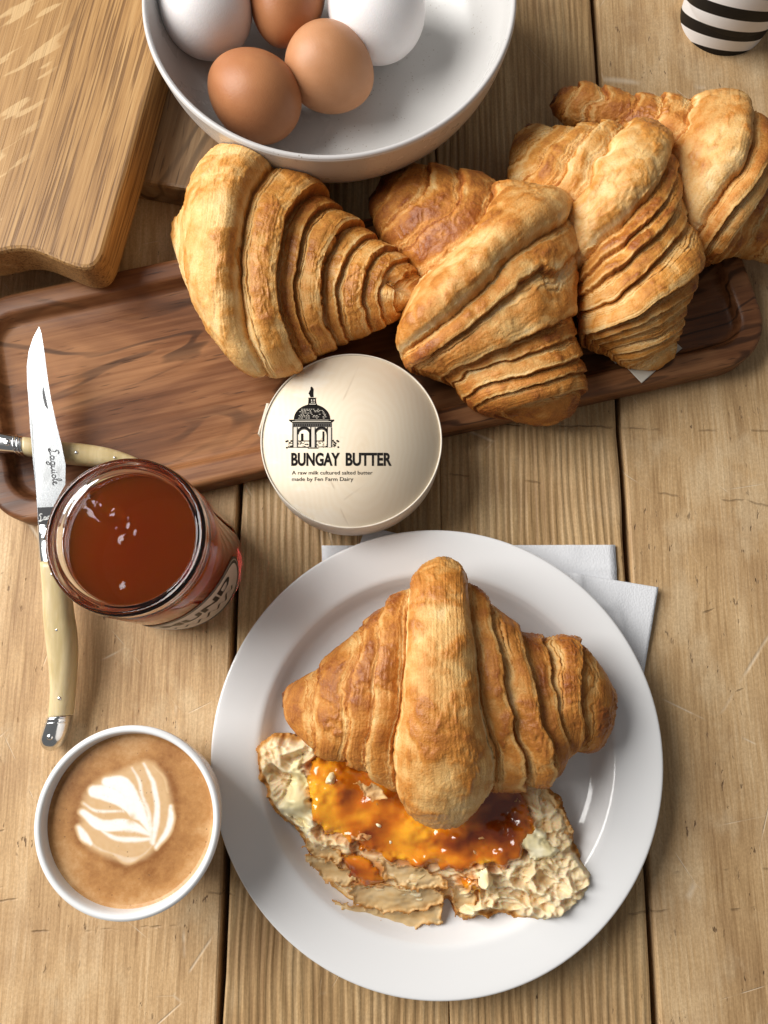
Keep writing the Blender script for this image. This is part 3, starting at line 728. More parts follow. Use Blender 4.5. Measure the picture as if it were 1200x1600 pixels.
def jt(gx, gy, p):
    v = fbm(gx / 55, gy / 40, seed=101, octv=3)
    v = 0.46 + 0.62 * v + 0.10 * p
    v = v + 0.35 * np.exp(-(((gx - 575) / 26) ** 2 + ((gy - 1305) / 22) ** 2)) + 0.28 * np.exp(-(((gx - 770) / 60) ** 2 + ((gy - 1265) / 40) ** 2))
    v = v - 0.35 * np.exp(-(((gx - 530) / 45) ** 2 + ((gy - 1235) / 50) ** 2)) - 0.3 * np.exp(-(((gx - 640) / 40) ** 2 + ((gy - 1285) / 24) ** 2)) - 0.3 * np.exp(-(((gx - 700) / 90) ** 2 + ((gy - 1340) / 14) ** 2))
    return v
for k, p in enumerate(jam_polys):
    blob('jam', p, M['jam'], split, 0.0030 if k == 0 else 0.0016, 110 + k * 7, tone_f=jt)
g = G('butter'); M['butter'] = g.P(Base_Color=g.mix(g.rng(g.noise(g.obj(), 120, 4), 0.4, 0.7), (0.93, 0.80, 0.44), (0.93, 0.85, 0.60)), Roughness=0.35, Subsurface_Weight=0.0, Subsurface_Radius=(0.004, 0.003, 0.0015), Subsurface_Scale=1.0, Normal=g.bump(g.noise(g.obj(), 240, 3), 0.3, 0.0008))
for k, p in enumerate(([(458, 1182), (470, 1176), (478, 1205), (490, 1240), (500, 1288), (475, 1294), (452, 1276), (440, 1262), (450, 1236)],
                       [(512, 1200), (526, 1196), (534, 1210), (528, 1224), (512, 1220)],
                       [(602, 1308), (612, 1304), (618, 1316), (608, 1326), (600, 1320)],
                       [(580, 1278), (596, 1272), (604, 1288), (590, 1294)],
                       [(812, 1292), (834, 1286), (852, 1306), (868, 1330), (850, 1342), (822, 1336), (806, 1326)],
                       [(744, 1362), (758, 1352), (768, 1366), (760, 1384), (748, 1380)])):
    blob('butter_piece', p, M['butter'], split, 0.0024 if k in (0, 4) else 0.0052, 140 + k * 9, rough=7.0 if k in (0, 4) else 3.0, soft=13.0 if k in (0, 4) else 7.0, lumps=0.9)

def flake(poly, z_in, z_out, seed, parent, dirv=(0.0, 1.0), curl=0.002):
    """a thin torn pastry sheet, high on its inner side and drooping outwards"""
    poly = np.array(poly, float); x0, y0 = poly.min(0) - 8; x1, y1 = poly.max(0) + 8
    gx, gy = np.meshgrid(np.arange(x0, x1, 1.5), np.arange(y0, y1, 1.5), indexing='ij')
    jx = gx + 5 * vnoise(gx / 13, gy / 13, seed=seed) + 3 * vnoise(gx / 4.5, gy / 4.5, seed=seed + 1); jy = gy + 5 * vnoise(gx / 13, gy / 13, seed=seed + 2) + 3 * vnoise(gx / 4.5, gy / 4.5, seed=seed + 3)
    sd = sdf_poly(jx, jy, poly)
    pr = gx * dirv[0] + gy * dirv[1]; pp = poly @ np.array(dirv); v = np.clip((pr - pp.min()) / (pp.max() - pp.min()), 0, 1)
    z = z_in * (1 - v) + z_out * v + curl * fbm(gx / 34, gy / 22, seed=seed + 4, octv=3, gain=0.4) + curl * 0.8 * sstep(8, 0, -sd)
    P = at_np(gx, gy, z_in * 0.5 + z_out * 0.5); P[..., 2] = z
    tone = 0.20 + 0.16 * fbm(gx / 18, gy / 9, seed=seed + 5) + 0.10 * v + 0.34 * sstep(4.5, 0.5, -sd)
    km = sd < 0.5; idx = -np.ones(gx.shape, int); idx[km] = np.arange(km.sum())
    fq = np.stack([idx[:-1, :-1], idx[1:, :-1], idx[1:, 1:], idx[:-1, 1:]], -1).reshape(-1, 4); fq = fq[(fq >= 0).all(1)]
    o = mesh_obj('flake', P[km], fq, M['flake'], None, True, {'tone': tone[km], 'jammy': np.zeros(km.sum())})
    m_ = o.modifiers.new('s', 'SOLIDIFY'); m_.thickness = 0.00015
    keep(o, parent); return o
flake([(520, 1398), (560, 1412), (605, 1420), (655, 1418), (692, 1412), (691, 1445), (655, 1447), (640, 1464), (612, 1461), (600, 1441), (560, 1437), (525, 1416)], 0.0165, 0.0105, 201, split)
flake([(545, 1384), (600, 1374), (650, 1384), (692, 1390), (693, 1418), (650, 1427), (600, 1428), (552, 1411)], 0.0225, 0.0165, 209, split)
flake([(588, 1340), (640, 1352), (690, 1368), (702, 1388), (660, 1394), (606, 1376)], 0.0272, 0.0225, 217, split)
flake([(478, 1328), (520, 1345), (562, 1366), (545, 1388), (512, 1381), (484, 1354)], 0.0245, 0.0165, 225, split)
flake([(700, 1382), (722, 1378), (746, 1400), (744, 1440), (714, 1438), (706, 1410)], 0.0245, 0.0125, 233, split)
flake([(472, 1304), (505, 1318), (540, 1336), (528, 1352), (495, 1340), (474, 1324)], 0.0270, 0.0230, 241, split)
flake([(838, 1216), (862, 1238), (884, 1274), (896, 1310), (884, 1306), (866, 1268), (842, 1240)], 0.0265, 0.0215, 249, split, (0.8, 0.6))
flake([(548, 1214), (580, 1222), (606, 1232), (604, 1252), (588, 1256), (572, 1238)], 0.0350, 0.0335, 257, split)

# ------------------------------------------------------------------ butter box
BZ0, BZ1 = TRAY_RIM + 0.0004, 0.0405
bc = at(549, 686, BZ1); BR = 0.0484
box = empty('butter_box', (bc.x, bc.y, BZ0))
tag(box, 'round pale wooden butter box printed with a domed temple', 'box')
def veneer(name):
    g = G(name); o = g.obj()
    kx, ky = at(566, 700, BZ1).x - bc.x, at(566, 700, BZ1).y - bc.y
    p = g.map(o, loc=(-kx, -ky, 0))
    warp = g.noise(o, 55, 3)
    sep = g.n('SeparateXYZ', Vector=p).outputs
    r = g.math('POWER', g.math('ADD', g.math('POWER', g.math('MULTIPLY', sep[0], 1.6), 2.0), g.math('POWER', g.math('MULTIPLY', sep[1], 0.8), 2.0)), 0.5)
    rings = g.math('SINE', g.math('MULTIPLY', g.math('ADD', r, g.math('MULTIPLY', warp, 0.012)), 1400.0))
    knot = g.rng(r, 0.0, 0.021, 1, 0)
    col = g.mix(g.math('MULTIPLY', g.rng(rings, -1, 1), 0.30), (0.80, 0.69, 0.53), (0.84, 0.75, 0.61))
    col = g.mix(g.math('MULTIPLY', knot, g.rng(g.noise(o, 80, 3), 0.35, 0.7, 0.1, 0.4)), col, (0.70, 0.50, 0.30))
    wht = g.noise(g.map(o, (1, 2.2, 1), loc=(3, 1, 0)), 34, 4, 0.6); left = g.rng(sep[0], -0.03, 0.006, 1, 0)
    col = g.mix(g.math('MULTIPLY', g.rng(wht, 0.50, 0.62, 0, 0.4), left), col, (0.86, 0.82, 0.74))
    col = g.mix(g.rng(g.noise(o, 24, 3), 0.45, 0.75, 0, 0.15), col, (0.66, 0.54, 0.39))
    # cracks running out of the knot to the lower left
    e = g.voro(g.map(o, (1, 1, 1), rot=(0, 0, 0.3), loc=(0.013, 0.02, 0)), 30, 'DISTANCE_TO_EDGE')
    crack = g.math('MULTIPLY', g.math('MULTIPLY', g.rng(e, 0.0, 0.022, 1, 0), g.rng(warp, 0.46, 0.58)), g.math('MULTIPLY', left, g.rng(r, 0.04, 0.034)))
    col = g.mix(g.math('MULTIPLY', crack, 0.6), col, (0.28, 0.17, 0.09))
    hh = g.math('SUBTRACT', g.math('ADD', g.math('MULTIPLY', rings, 0.03), g.math('MULTIPLY', wht, left)), crack)
    return g.P(Base_Color=col, Roughness=0.85, Specular_IOR_Level=0.04, Normal=g.bump(hh, 0.12, 0.0006))
M['veneer'] = veneer('pale_veneer')
g = G('veneer_band'); gn = g.noise(g.map(g.obj(), (1, 1, 6)), 180, 4)
M['band'] = g.P(Base_Color=g.mix(g.rng(gn, .35, .65), (0.66, 0.59, 0.49), (0.76, 0.70, 0.60)), Roughness=0.6, Normal=g.bump(gn, 0.2, 0.0005))
hb = BZ1 - BZ0
lathe('lid_top', [(0, hb - 0.0006), (BR - 0.0009, hb - 0.0006), (BR - 0.0009, 0.004), (0, 0.004)], M['veneer'], box, 128)
lathe('side_band', [(BR - 0.0009, 0.0), (BR - 0.0002, 0.0), (BR, 0.0004), (BR, hb - 0.0004), (BR - 0.0003, hb), (BR - 0.0008, hb - 0.0001), (BR - 0.0009, hb - 0.0008)], M['band'], box, 128)
# the veneer band's loose end, sticking out on the left
sl = [at(417, 632, .034), at(411, 650, .034), at(405, 668, .034), at(402, 677, .034)]
vv = []
for k, p in enumerate(sl):
    for dx, z in ((0, 0.026), (0, 0.036), (0.0012, 0.036), (0.0012, 0.026)):
        vv.append((p.x + dx * (1 - k * 0.2), p.y, z + 0.001 * k * (0.5 if z < 0.03 else -1.2)))
ff = [tuple(int(i) for i in q) for q in grid_faces(4, 4, True)] + [(0, 1, 2, 3), (12, 13, 14, 15)]
keep(mesh_obj('band_end', vv, ff, M['band'], None, False), box)

M['ink'] = plain('black_ink', (0.012, 0.010, 0.009), 0.7, Specular_IOR_Level=0.1)
M['ink_grey'] = plain('hatched_ink', (0.075, 0.066, 0.056), 0.6)
M['print_pale'] = plain('unprinted_veneer', (0.74, 0.67, 0.56), 0.6)
ZP = BZ1 - 0.0006
class Flat:
    """collects flat polygons on the lid, drawn in photograph pixels"""
    def __init__(self, dz): self.v = []; self.f = []; self.dz = dz
    def poly(self, pts):
        b = len(self.v); self.v += [tuple(at(x, y, ZP) + Vector((0, 0, self.dz))) for x, y in pts]; self.f.append(tuple(range(b, b + len(pts))))
    def rect(self, x0, y0, x1, y1): self.poly([(x0, y0), (x0, y1), (x1, y1), (x1, y0)])
    def line(self, pts, w):
        for (ax, ay), (bx, by) in zip(pts, pts[1:]):
            L = math.hypot(bx - ax, by - ay) + 1e-9; nx, ny = -(by - ay) / L * w / 2, (bx - ax) / L * w / 2
            self.poly([(ax + nx, ay + ny), (bx + nx, by + ny), (bx - nx, by - ny), (ax - nx, ay - ny)])
    def build(self, name, mat, parent):
        o = mesh_obj(name, self.v, self.f, mat, None, False)
        bm = bmesh.new(); bm.from_mesh(o.data); bmesh.ops.triangulate(bm, faces=bm.faces)
        for f in bm.faces:
            if f.normal.z < 0: f.normal_flip()
        bm.to_mesh(o.data); bm.free()
        return keep(o, parent)
def Z(x, y): return (440 + x / 12.0, 600 + y / 12.0)      # coordinates read off an enlargement
fb = Flat(0.00012); fg = Flat(0.00008); fw = Flat(0.00018)
dome = [Z(228, 665)] + [Z(570 - 342 * math.cos(a), 665 - 285 * math.sin(a)) for a in np.linspace(0.05, math.pi - 0.05, 22)] + [Z(912, 665)]
fb.poly(dome)
for r_, c_ in enumerate(range(470, 650, 24)):
    yy = c_; hw = 300 * math.sqrt(max(0, 1 - ((665 - yy) / 285.0) ** 2)) * 0.92
    x_ = -hw + (r_ % 2) * 18
    while x_ < hw - 20:
        l_ = 24 + 18 * random.random()
        if random.random() < 0.62: fw.rect(*Z(570 + x_, yy), *Z(570 + min(x_ + l_, hw), yy + 8))
        x_ += l_ + 14
fb.poly([Z(495, 400), Z(505, 275), Z(490, 258), Z(655, 258), Z(640, 275), Z(650, 360), Z(680, 405)])
fw.rect(*Z(553, 290), *Z(572, 320)); fw.rect(*Z(600, 290), *Z(622, 320)); fw.rect(*Z(553, 335), *Z(580, 352)); fw.rect(*Z(600, 335), *Z(622, 352)); fw.rect(*Z(520, 372), *Z(640, 386))
fb.poly([Z(540, 250), Z(520, 200), Z(505, 180), Z(525, 130), Z(540, 110), Z(540, 65), Z(560, 50), Z(582, 65), Z(600, 100), Z(595, 180), Z(600, 250)])
fb.poly([Z(140, 668), Z(985, 668), Z(985, 690), Z(945, 720), Z(930, 735), Z(205, 735), Z(175, 715), Z(140, 690)])
fw.rect(*Z(200, 700), *Z(925, 712)); fw.rect(*Z(250, 676), *Z(880, 683))
fg.rect(*Z(200, 735), *Z(945, 810))
for k in range(17):
    x_ = 230 + k * 41; fb.rect(*Z(x_, 752), *Z(x_ + 19, 790))
for x0, x1 in ((225, 285), (560, 618), (870, 925)):
    fw.rect(*Z(x0, 815), *Z(x1, 1190))
    fb.rect(*Z(x0 - 24, 800), *Z(x0 - 2, 1190)); fg.rect(*Z(x1, 815), *Z(x1 + 24, 1190))
for cx in (420, 745):
    pts_o = [Z(cx - 125 * math.cos(a), 945 - 130 * math.sin(a)) for a in np.linspace(0, math.pi, 16)]
    fb.line(pts_o, 3.4)
    fg.line([Z(cx - 108 * math.cos(a), 945 - 100 * math.sin(a)) for a in np.linspace(0, math.pi, 16)], 2.0)
fb.rect(*Z(362, 930), *Z(408, 1060)); fb.rect(*Z(515, 940), *Z(545, 1180)); fb.rect(*Z(765, 890), *Z(800, 1060)); fb.rect(*Z(845, 940), *Z(865, 1100)); fb.rect(*Z(640, 940), *Z(655, 1190))
fb.rect(*Z(310, 1060), *Z(530, 1078)); fb.rect(*Z(655, 1060), *Z(800, 1078))
for k in range(120):
    x_ = random.uniform(120, 1000); y_ = random.uniform(1080, 1185); w_ = random.uniform(10, 36)
    fb.rect(*Z(x_, y_), *Z(x_ + w_, y_ + random.uniform(7, 15)))
fb.rect(*Z(120, 1178), *Z(500, 1196)); fb.rect(*Z(490, 1194), *Z(690, 1212)); fb.rect(*Z(690, 1172), *Z(940, 1186))
for x_, y_ in ((85, 1075), (110, 1065), (150, 1100), (180, 1065), (960, 1060), (985, 1090), (1010, 1110), (1040, 1062), (1060, 1075), (1000, 1150), (1060, 1180), (95, 1190)):
    fb.poly([Z(x_ - 18, y_ - 8), Z(x_ - 10, y_ + 22), Z(x_ + 20, y_ + 16), Z(x_ + 16, y_ - 14)])
fg.build('temple_shading', M['ink_grey'], box); fb.build('temple_print', M['ink'], box); fw.build('temple_highlight', M['print_pale'], box)

def text_mesh(s, bold=0.0, shear=0.0, spacing=1.0):
    cu = bpy.data.curves.new('t', 'FONT'); cu.body = s; cu.size = 1.0; cu.offset = bold; cu.shear = shear; cu.resolution_u = 4; cu.space_character = spacing
    to = bpy.data.objects.new('t', cu); C.objects.link(to); bpy.context.view_layer.update()
    me = bpy.data.meshes.new_from_object(to.evaluated_get(bpy.context.evaluated_depsgraph_get()))
    bpy.data.objects.remove(to); bpy.data.curves.remove(cu)
    v = np.array([x.co[:] for x in me.vertices]); f = [tuple(p.vertices) for p in me.polygons]; bpy.data.meshes.remove(me)
    v[:, 0] -= v[:, 0].min(); return v, f
def lid_text(s, x0, x1, ybase, cap, bold, parent, name='lettering', spacing=1.0):
    v, f = text_mesh(s, bold, 0, spacing)
    caph = text_mesh('E', bold)[0]; ch = caph[:, 1].max() - caph[:, 1].min(); y0 = caph[:, 1].min()
    px = x0 + v[:, 0] / v[:, 0].max() * (x1 - x0); py = ybase - (v[:, 1] - y0) / ch * cap
    P = at_np(px, py, ZP); P[:, 2] += 0.00015
    return keep(mesh_obj(name, P, f, M['ink'], None, False), parent)
lid_text('BUNGAY', 455, 531, 728, 20.5, 0.034, box); lid_text('BUTTER', 540, 612, 728, 20.5, 0.034, box)
lid_text('A raw milk cultured salted butter', 456, 582, 741.5, 5.8, 0.004, box); lid_text('made by Fen Farm Dairy', 456, 552, 751.5, 5.8, 0.004, box)

# ------------------------------------------------------------------ jam jar
JX, JY, JH = -0.1150, 0.0605, 0.1
jar = empty('jam_jar', (JX, JY, 0))
tag(jar, 'open glass jar of dark orange jam with an oval label', 'jar')
g = G('jar_glass'); M['glass'] = g.P(Base_Color=(0.98, 0.985, 0.98), Roughness=0.0, IOR=1.47, Transmission_Weight=1.0)
rj = 0.0366
lathe('glass', smooth_prof([(0, 0.0015), (0.028, 0.0015), (0.0330, 0.002), (0.0356, 0.005), (0.0366, 0.010), (0.0366, 0.03), (0.0366, 0.066), (0.0364, 0.074), (0.0356, 0.079), (0.0350, 0.082), (0.0358, 0.0845), (0.0364, 0.0855), (0.0355, 0.088), (0.0358, 0.0905), (0.0365, 0.0915), (0.0358, 0.094), (0.0360, 0.097), (0.0357, 0.099), (0.0342, 0.1), (0.0322, 0.099), (0.0306, 0.097), (0.0304, 0.088), (0.0308, 0.080), (0.0328, 0.072), (0.0338, 0.062), (0.0338, 0.012), (0.0325, 0.006), (0.0275, 0.0048), (0, 0.0046)], 5), M['glass'], jar, 128)
g = G('jar_jam'); o_ = g.obj()
M['jarjam'] = g.P(Base_Color=(1.0, 0.97, 0.9), Roughness=0.06, IOR=1.40, Transmission_Weight=1.0, Normal=g.bump(g.noise(o_, 90, 2), 0.008, 0.001))
va = g.n('VolumeAbsorption', Color=(0.82, 0.17, 0.002), Density=62.0); vs = g.n('VolumeScatter', Color=(1.0, 0.45, 0.03), Density=24.0, Anisotropy=0.2)
ad = g.n('AddShader', i0=va.outputs[0], i1=vs.outputs[0]); g.t.links.new(ad.outputs[0], g.out.inputs['Volume'])
rr = np.concatenate([np.linspace(0, 0.0302, 46)]); aa = np.linspace(0, 2 * math.pi, 120, endpoint=False)
R, A = np.meshgrid(rr, aa, indexing='ij'); xj, yj = R * np.cos(A), R * np.sin(A)
zj = 0.0905 + 0.0003 * (R / 0.031) ** 6 + 0.00030 * fbm(xj * 60, yj * 60, seed=301, octv=2) + 0.0024 * np.exp(-(((xj + 0.011) * 0.8 - (yj - 0.013) * 0.6) / 0.012) ** 2 - (((xj + 0.011) * 0.6 + (yj - 0.013) * 0.8) / 0.0035) ** 2) * (1 + 0.8 * vnoise(xj * 300, yj * 300, seed=303)) + 0.0011 * np.exp(-((xj + 0.003) ** 2 + (yj + 0.0005) ** 2) / 0.0018 ** 2) + 0.001 * np.exp(-((xj + 0.001) ** 2 + (yj + 0.022) ** 2) / 0.0015 ** 2)
vt = np.stack([xj, yj, zj], -1).reshape(-1, 3).tolist(); ft = [tuple(int(i) for i in q) for q in grid_faces(46, 120, True)]
side = [(0.0302, 0.088), (0.0303, 0.084), (0.0314, 0.079), (0.0334, 0.071), (0.0344, 0.061), (0.0344, 0.012), (0.0328, 0.0058), (0.0275, 0.0042), (0.0, 0.0041)]
base = 45 * 120
for k, (r_, z_) in enumerate(side):
    b0 = len(vt); vt += [(r_ * math.cos(a), r_ * math.sin(a), z_) for a in aa]
    prev = base if k == 0 else b0 - 120
    ft += [(prev + j, b0 + j, b0 + (j + 1) % 120, prev + (j + 1) % 120) for j in range(120)]
jo = mesh_obj('jam', vt, ft, M['jarjam'], jar)
bm = bmesh.new(); bm.from_mesh(jo.data); bmesh.ops.remove_doubles(bm, verts=bm.verts, dist=1e-7); bmesh.ops.recalc_face_normals(bm, faces=bm.faces); bm.to_mesh(jo.data); bm.free()
# oval label wrapped round the glass, facing the table front
LA = math.radians(-52); LZ = 0.034
M['label_dark'] = plain('label_black', (0.02, 0.017, 0.016), 0.4); M['label_pale'] = plain('label_cream', (0.66, 0.60, 0.54), 0.55)
def wrap(x, y, r): a = LA + np.asarray(x) / rj; return np.stack([r * np.cos(a), r * np.sin(a), LZ + np.asarray(y) + 0 * a], -1)
def oval(name, hx, hy, r, mat, par, hx0=0.0, hy0=0.0, n=72, m=10):
    a = np.linspace(0, 2 * math.pi, n, endpoint=False); s = np.linspace(0, 1, m)[:, None]
    ex = np.sign(np.cos(a)) * np.abs(np.cos(a)) ** 0.9; ey = np.sin(a)
    return mesh_obj(name, wrap((hx0 + (hx - hx0) * s) * ex, (hy0 + (hy - hy0) * s) * ey, r).reshape(-1, 3), grid_faces(m, n, True), mat, par)
lab = oval('label', 0.0335, 0.0255, rj + 0.00025, M['label_dark'], jar)
oval('label_panel', 0.0300, 0.0215, rj + 0.00040, M['label_pale'], lab)
oval('label_line', 0.0322, 0.0240, rj + 0.00040, M['label_pale'], lab, 0.0317, 0.0235, m=2)
def jar_text(s, xc, yb, w, h, bold, shear=0.0):
    v, f = text_mesh(s, bold, shear); E = text_mesh('E', bold)[0]; ch = E[:, 1].max() - E[:, 1].min()
    x = (v[:, 0] / v[:, 0].max() - 0.5) * w + xc; y = (v[:, 1] - E[:, 1].min()) / ch * h + yb
    mesh_obj('lettering', wrap(x, y, rj + 0.00055), f, M['label_dark'], lab, False)
jar_text('MUND', 0.0, 0.002, 0.044, 0.0110, 0.04)
sv, sf = [], []                                         # the handwritten second line, too small to read
for k in range(60):
    u_ = k / 59; x_ = -0.019 + 0.038 * u_; y_ = -0.0085 + 0.0030 * math.sin(u_ * 38) + 0.0012 * math.sin(u_ * 15)
    sv += [tuple(wrap(x_ - 0.0004, y_ + 0.0008, rj + 0.00055)), tuple(wrap(x_ + 0.0004, y_ - 0.0008, rj + 0.00055))]
sf = [(2 * k, 2 * k + 1, 2 * k + 3, 2 * k + 2) for k in range(59)]
mesh_obj('script_line', sv, sf, M['label_dark'], lab, False)

# ------------------------------------------------------------------ coffee cup
CH = 0.066
_k = (H - CH) / (H - 0.092)
CX, CY, CR = -0.1090 * _k, -0.0610 * _k, 0.0395 * _k
cup = empty('coffee_cup', (CX, CY, 0))
tag(cup, 'white cup of milky coffee with leaf latte art', 'cup')
g = G('cup_glaze'); M['cup'] = g.P(Base_Color=(0.80, 0.81, 0.815), Roughness=0.18, Normal=g.bump(g.noise(g.obj(), 30, 2), 0.04, 0.001))
lathe('body', smooth_prof([(0, 0.0045), (0.020, 0.0048), (0.0265, 0.0080), (0.0325, 0.022), (0.0365, 0.042), (0.0383, 0.060), (0.0392, 0.0648), (CR - 0.0018, CH - 0.0001), (CR - 0.0005, CH - 0.0007), (CR, CH - 0.0022), (CR - 0.0009, CH - 0.008), (0.0385, 0.042), (0.0335, 0.020), (0.0270, 0.0050), (0.0240, 0.0022), (0.0235, 0.0), (0.0215, 0.0), (0.021, 0.0018), (0, 0.0020)], 6), M['cup'], cup, 144)
a_ = np.linspace(0, 2 * math.pi, 20)
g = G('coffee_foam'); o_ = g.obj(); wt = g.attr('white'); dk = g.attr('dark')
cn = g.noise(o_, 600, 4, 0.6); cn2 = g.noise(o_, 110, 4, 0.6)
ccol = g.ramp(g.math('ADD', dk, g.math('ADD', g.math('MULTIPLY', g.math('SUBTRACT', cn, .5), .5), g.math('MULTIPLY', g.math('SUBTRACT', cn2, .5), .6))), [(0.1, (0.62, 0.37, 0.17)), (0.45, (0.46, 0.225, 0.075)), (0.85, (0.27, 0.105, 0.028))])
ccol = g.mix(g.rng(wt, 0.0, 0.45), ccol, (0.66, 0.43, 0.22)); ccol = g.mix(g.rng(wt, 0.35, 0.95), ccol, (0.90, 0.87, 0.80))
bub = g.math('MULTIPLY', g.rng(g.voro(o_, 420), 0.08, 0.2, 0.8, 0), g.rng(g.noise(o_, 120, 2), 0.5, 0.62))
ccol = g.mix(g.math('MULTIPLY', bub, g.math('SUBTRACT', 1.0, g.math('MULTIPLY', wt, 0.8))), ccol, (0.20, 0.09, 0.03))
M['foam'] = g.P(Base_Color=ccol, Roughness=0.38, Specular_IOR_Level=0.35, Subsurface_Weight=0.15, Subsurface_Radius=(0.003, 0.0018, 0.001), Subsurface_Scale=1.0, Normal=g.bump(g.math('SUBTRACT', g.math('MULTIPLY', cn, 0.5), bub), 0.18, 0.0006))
CZ = 0.0592; RC = 0.0386
rr = np.sqrt(np.linspace(0, 1, 110)) * RC; aa = np.linspace(0, 2 * math.pi, 300, endpoint=False)
R, A = np.meshgrid(rr, aa, indexing='ij'); X = CX + R * np.cos(A); Y = CY + R * np.sin(A)
gx, gy = to_px(X, Y, CZ); zx = (gx - 40) / 0.26667; zy = (gy - 1120) / 0.26667
zx = zx + 6 * vnoise(zx / 90, zy / 90, seed=401); zy = zy + 6 * vnoise(zx / 90, zy / 90, seed=402)
leaf = [(590, 872), (480, 832), (380, 780), (318, 720), (296, 640), (318, 610), (318, 540), (338, 460), (380, 400), (460, 345), (560, 305), (640, 272), (700, 248), (760, 268), (812, 330), (852, 420), (872, 520), (866, 600), (832, 680), (782, 760), (700, 830)]
def petal(pts, ws, soft=20.0):
    """soft-edged tapering stroke of milk"""
    p = crom(np.array([(x, y, w) for (x, y), w in zip(pts, ws)], float), np.linspace(0, len(pts) - 1, len(pts) * 7)); best = np.zeros_like(zx)
    for k in range(len(p) - 1):
        ex, ey = p[k + 1, 0] - p[k, 0], p[k + 1, 1] - p[k, 1]
        t_ = np.clip(((zx - p[k, 0]) * ex + (zy - p[k, 1]) * ey) / (ex * ex + ey * ey + 1e-9), 0, 1)
        d_ = np.hypot(zx - p[k, 0] - t_ * ex, zy - p[k, 1] - t_ * ey); w_ = p[k, 2] * (1 - t_) + p[k + 1, 2] * t_
        best = np.maximum(best, sstep(w_ + soft, w_ - soft, d_))
    return best
halo = 0.42 * sstep(30, -40, sdf_poly(zx, zy, leaf)); white = halo
for pts, ws, s_ in (([(405, 440), (480, 450), (570, 500), (670, 585), (735, 690)], [36, 46, 40, 26, 9], 1.0), ([(480, 385), (560, 395), (620, 460), (680, 560), (738, 690)], [30, 48, 42, 26, 9], 1.0),
                    ([(340, 505), (410, 548), (500, 556), (600, 556)], [9, 12, 11, 8], 0.9), ([(335, 555), (400, 612), (490, 640), (600, 640), (735, 690)], [20, 33, 36, 34, 12], 1.0), ([(420, 640), (520, 712), (620, 722), (735, 715)], [8, 16, 18, 12], 0.95),
                    ([(312, 645), (340, 700), (385, 745)], [14, 27, 14], 0.95), ([(340, 700), (420, 768), (510, 805), (590, 838), (680, 805), (750, 745)], [14, 15, 12, 24, 12, 9], 0.62),
                    ([(742, 735), (728, 600), (688, 470), (668, 380), (628, 300)], [16, 17, 14, 14, 9], 0.85), ([(748, 740), (764, 620), (772, 500), (745, 380), (690, 275)], [15, 19, 20, 16, 8], 0.95), ([(745, 290), (800, 350), (836, 440)], [9, 11, 9], 0.55),
                    ([(762, 765), (818, 690), (850, 590), (852, 520)], [11, 19, 21, 12], 0.95)):
    white = np.maximum(white, s_ * petal(pts, [w_ * 1.08 + 1 for w_ in ws]))
white = white * (0.93 + 0.07 * vnoise(zx / 20, zy / 20, seed=405))
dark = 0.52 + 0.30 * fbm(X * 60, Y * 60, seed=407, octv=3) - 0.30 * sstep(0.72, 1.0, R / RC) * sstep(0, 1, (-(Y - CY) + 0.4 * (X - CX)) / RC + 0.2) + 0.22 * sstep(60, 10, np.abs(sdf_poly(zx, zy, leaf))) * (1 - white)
zf = CZ + 0.0008 * sstep(0.95, 1.0, R / RC) + 0 * R
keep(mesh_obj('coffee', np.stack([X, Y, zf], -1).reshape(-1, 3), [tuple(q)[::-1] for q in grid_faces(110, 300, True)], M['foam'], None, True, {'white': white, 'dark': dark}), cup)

# ------------------------------------------------------------------ striped cup
scup = empty('striped_cup', (0.2225, 0.4216, 0))
tag(scup, 'cup with curved black and white stripes at the upper right corner', 'cup')
g = G('zebra_stripes'); sp_ = g.n('SeparateXYZ', Vector=g.obj()).outputs
ff_ = g.math('ADD', g.math('MULTIPLY', sp_[0], -0.466), g.math('MULTIPLY', sp_[1], -0.884)); xx_ = g.math('ADD', g.math('MULTIPLY', sp_[0], 0.884), g.math('MULTIPLY', sp_[1], -0.466))
ph = g.math('SUBTRACT', sp_[2], g.math('ADD', g.math('MULTIPLY', ff_, 0.6), g.math('MULTIPLY', xx_, 0.2)))
stv = g.math('SINE', g.math('MULTIPLY_ADD', ph, 2 * math.pi / 0.0168, -1.46))
M['zebra'] = g.P(Base_Color=g.mix(g.rng(stv, -0.09, 0.09), (0.010, 0.009, 0.009), (0.88, 0.87, 0.87)), Roughness=0.5, Specular_IOR_Level=0.2)
lathe('wall', smooth_prof([(0.0, 0.006), (0.0262, 0.006), (0.0272, 0.0), (0.0280, 0.0), (0.0284, 0.004), (0.0380, 0.0895), (0.0383, 0.0905), (0.0372, 0.0900), (0.0366, 0.089), (0.0276, 0.0075), (0.0, 0.0075)], 4), M['zebra'], scup, 96)
M['cup_rim'] = plain('cup_rim_white', (0.8, 0.8, 0.8), 0.4)
lathe('rim', [(0.0389 + 0.0017 * math.cos(a), 0.0903 + 0.0017 * math.sin(a)) for a in a_], M['cup_rim'], scup, 96)

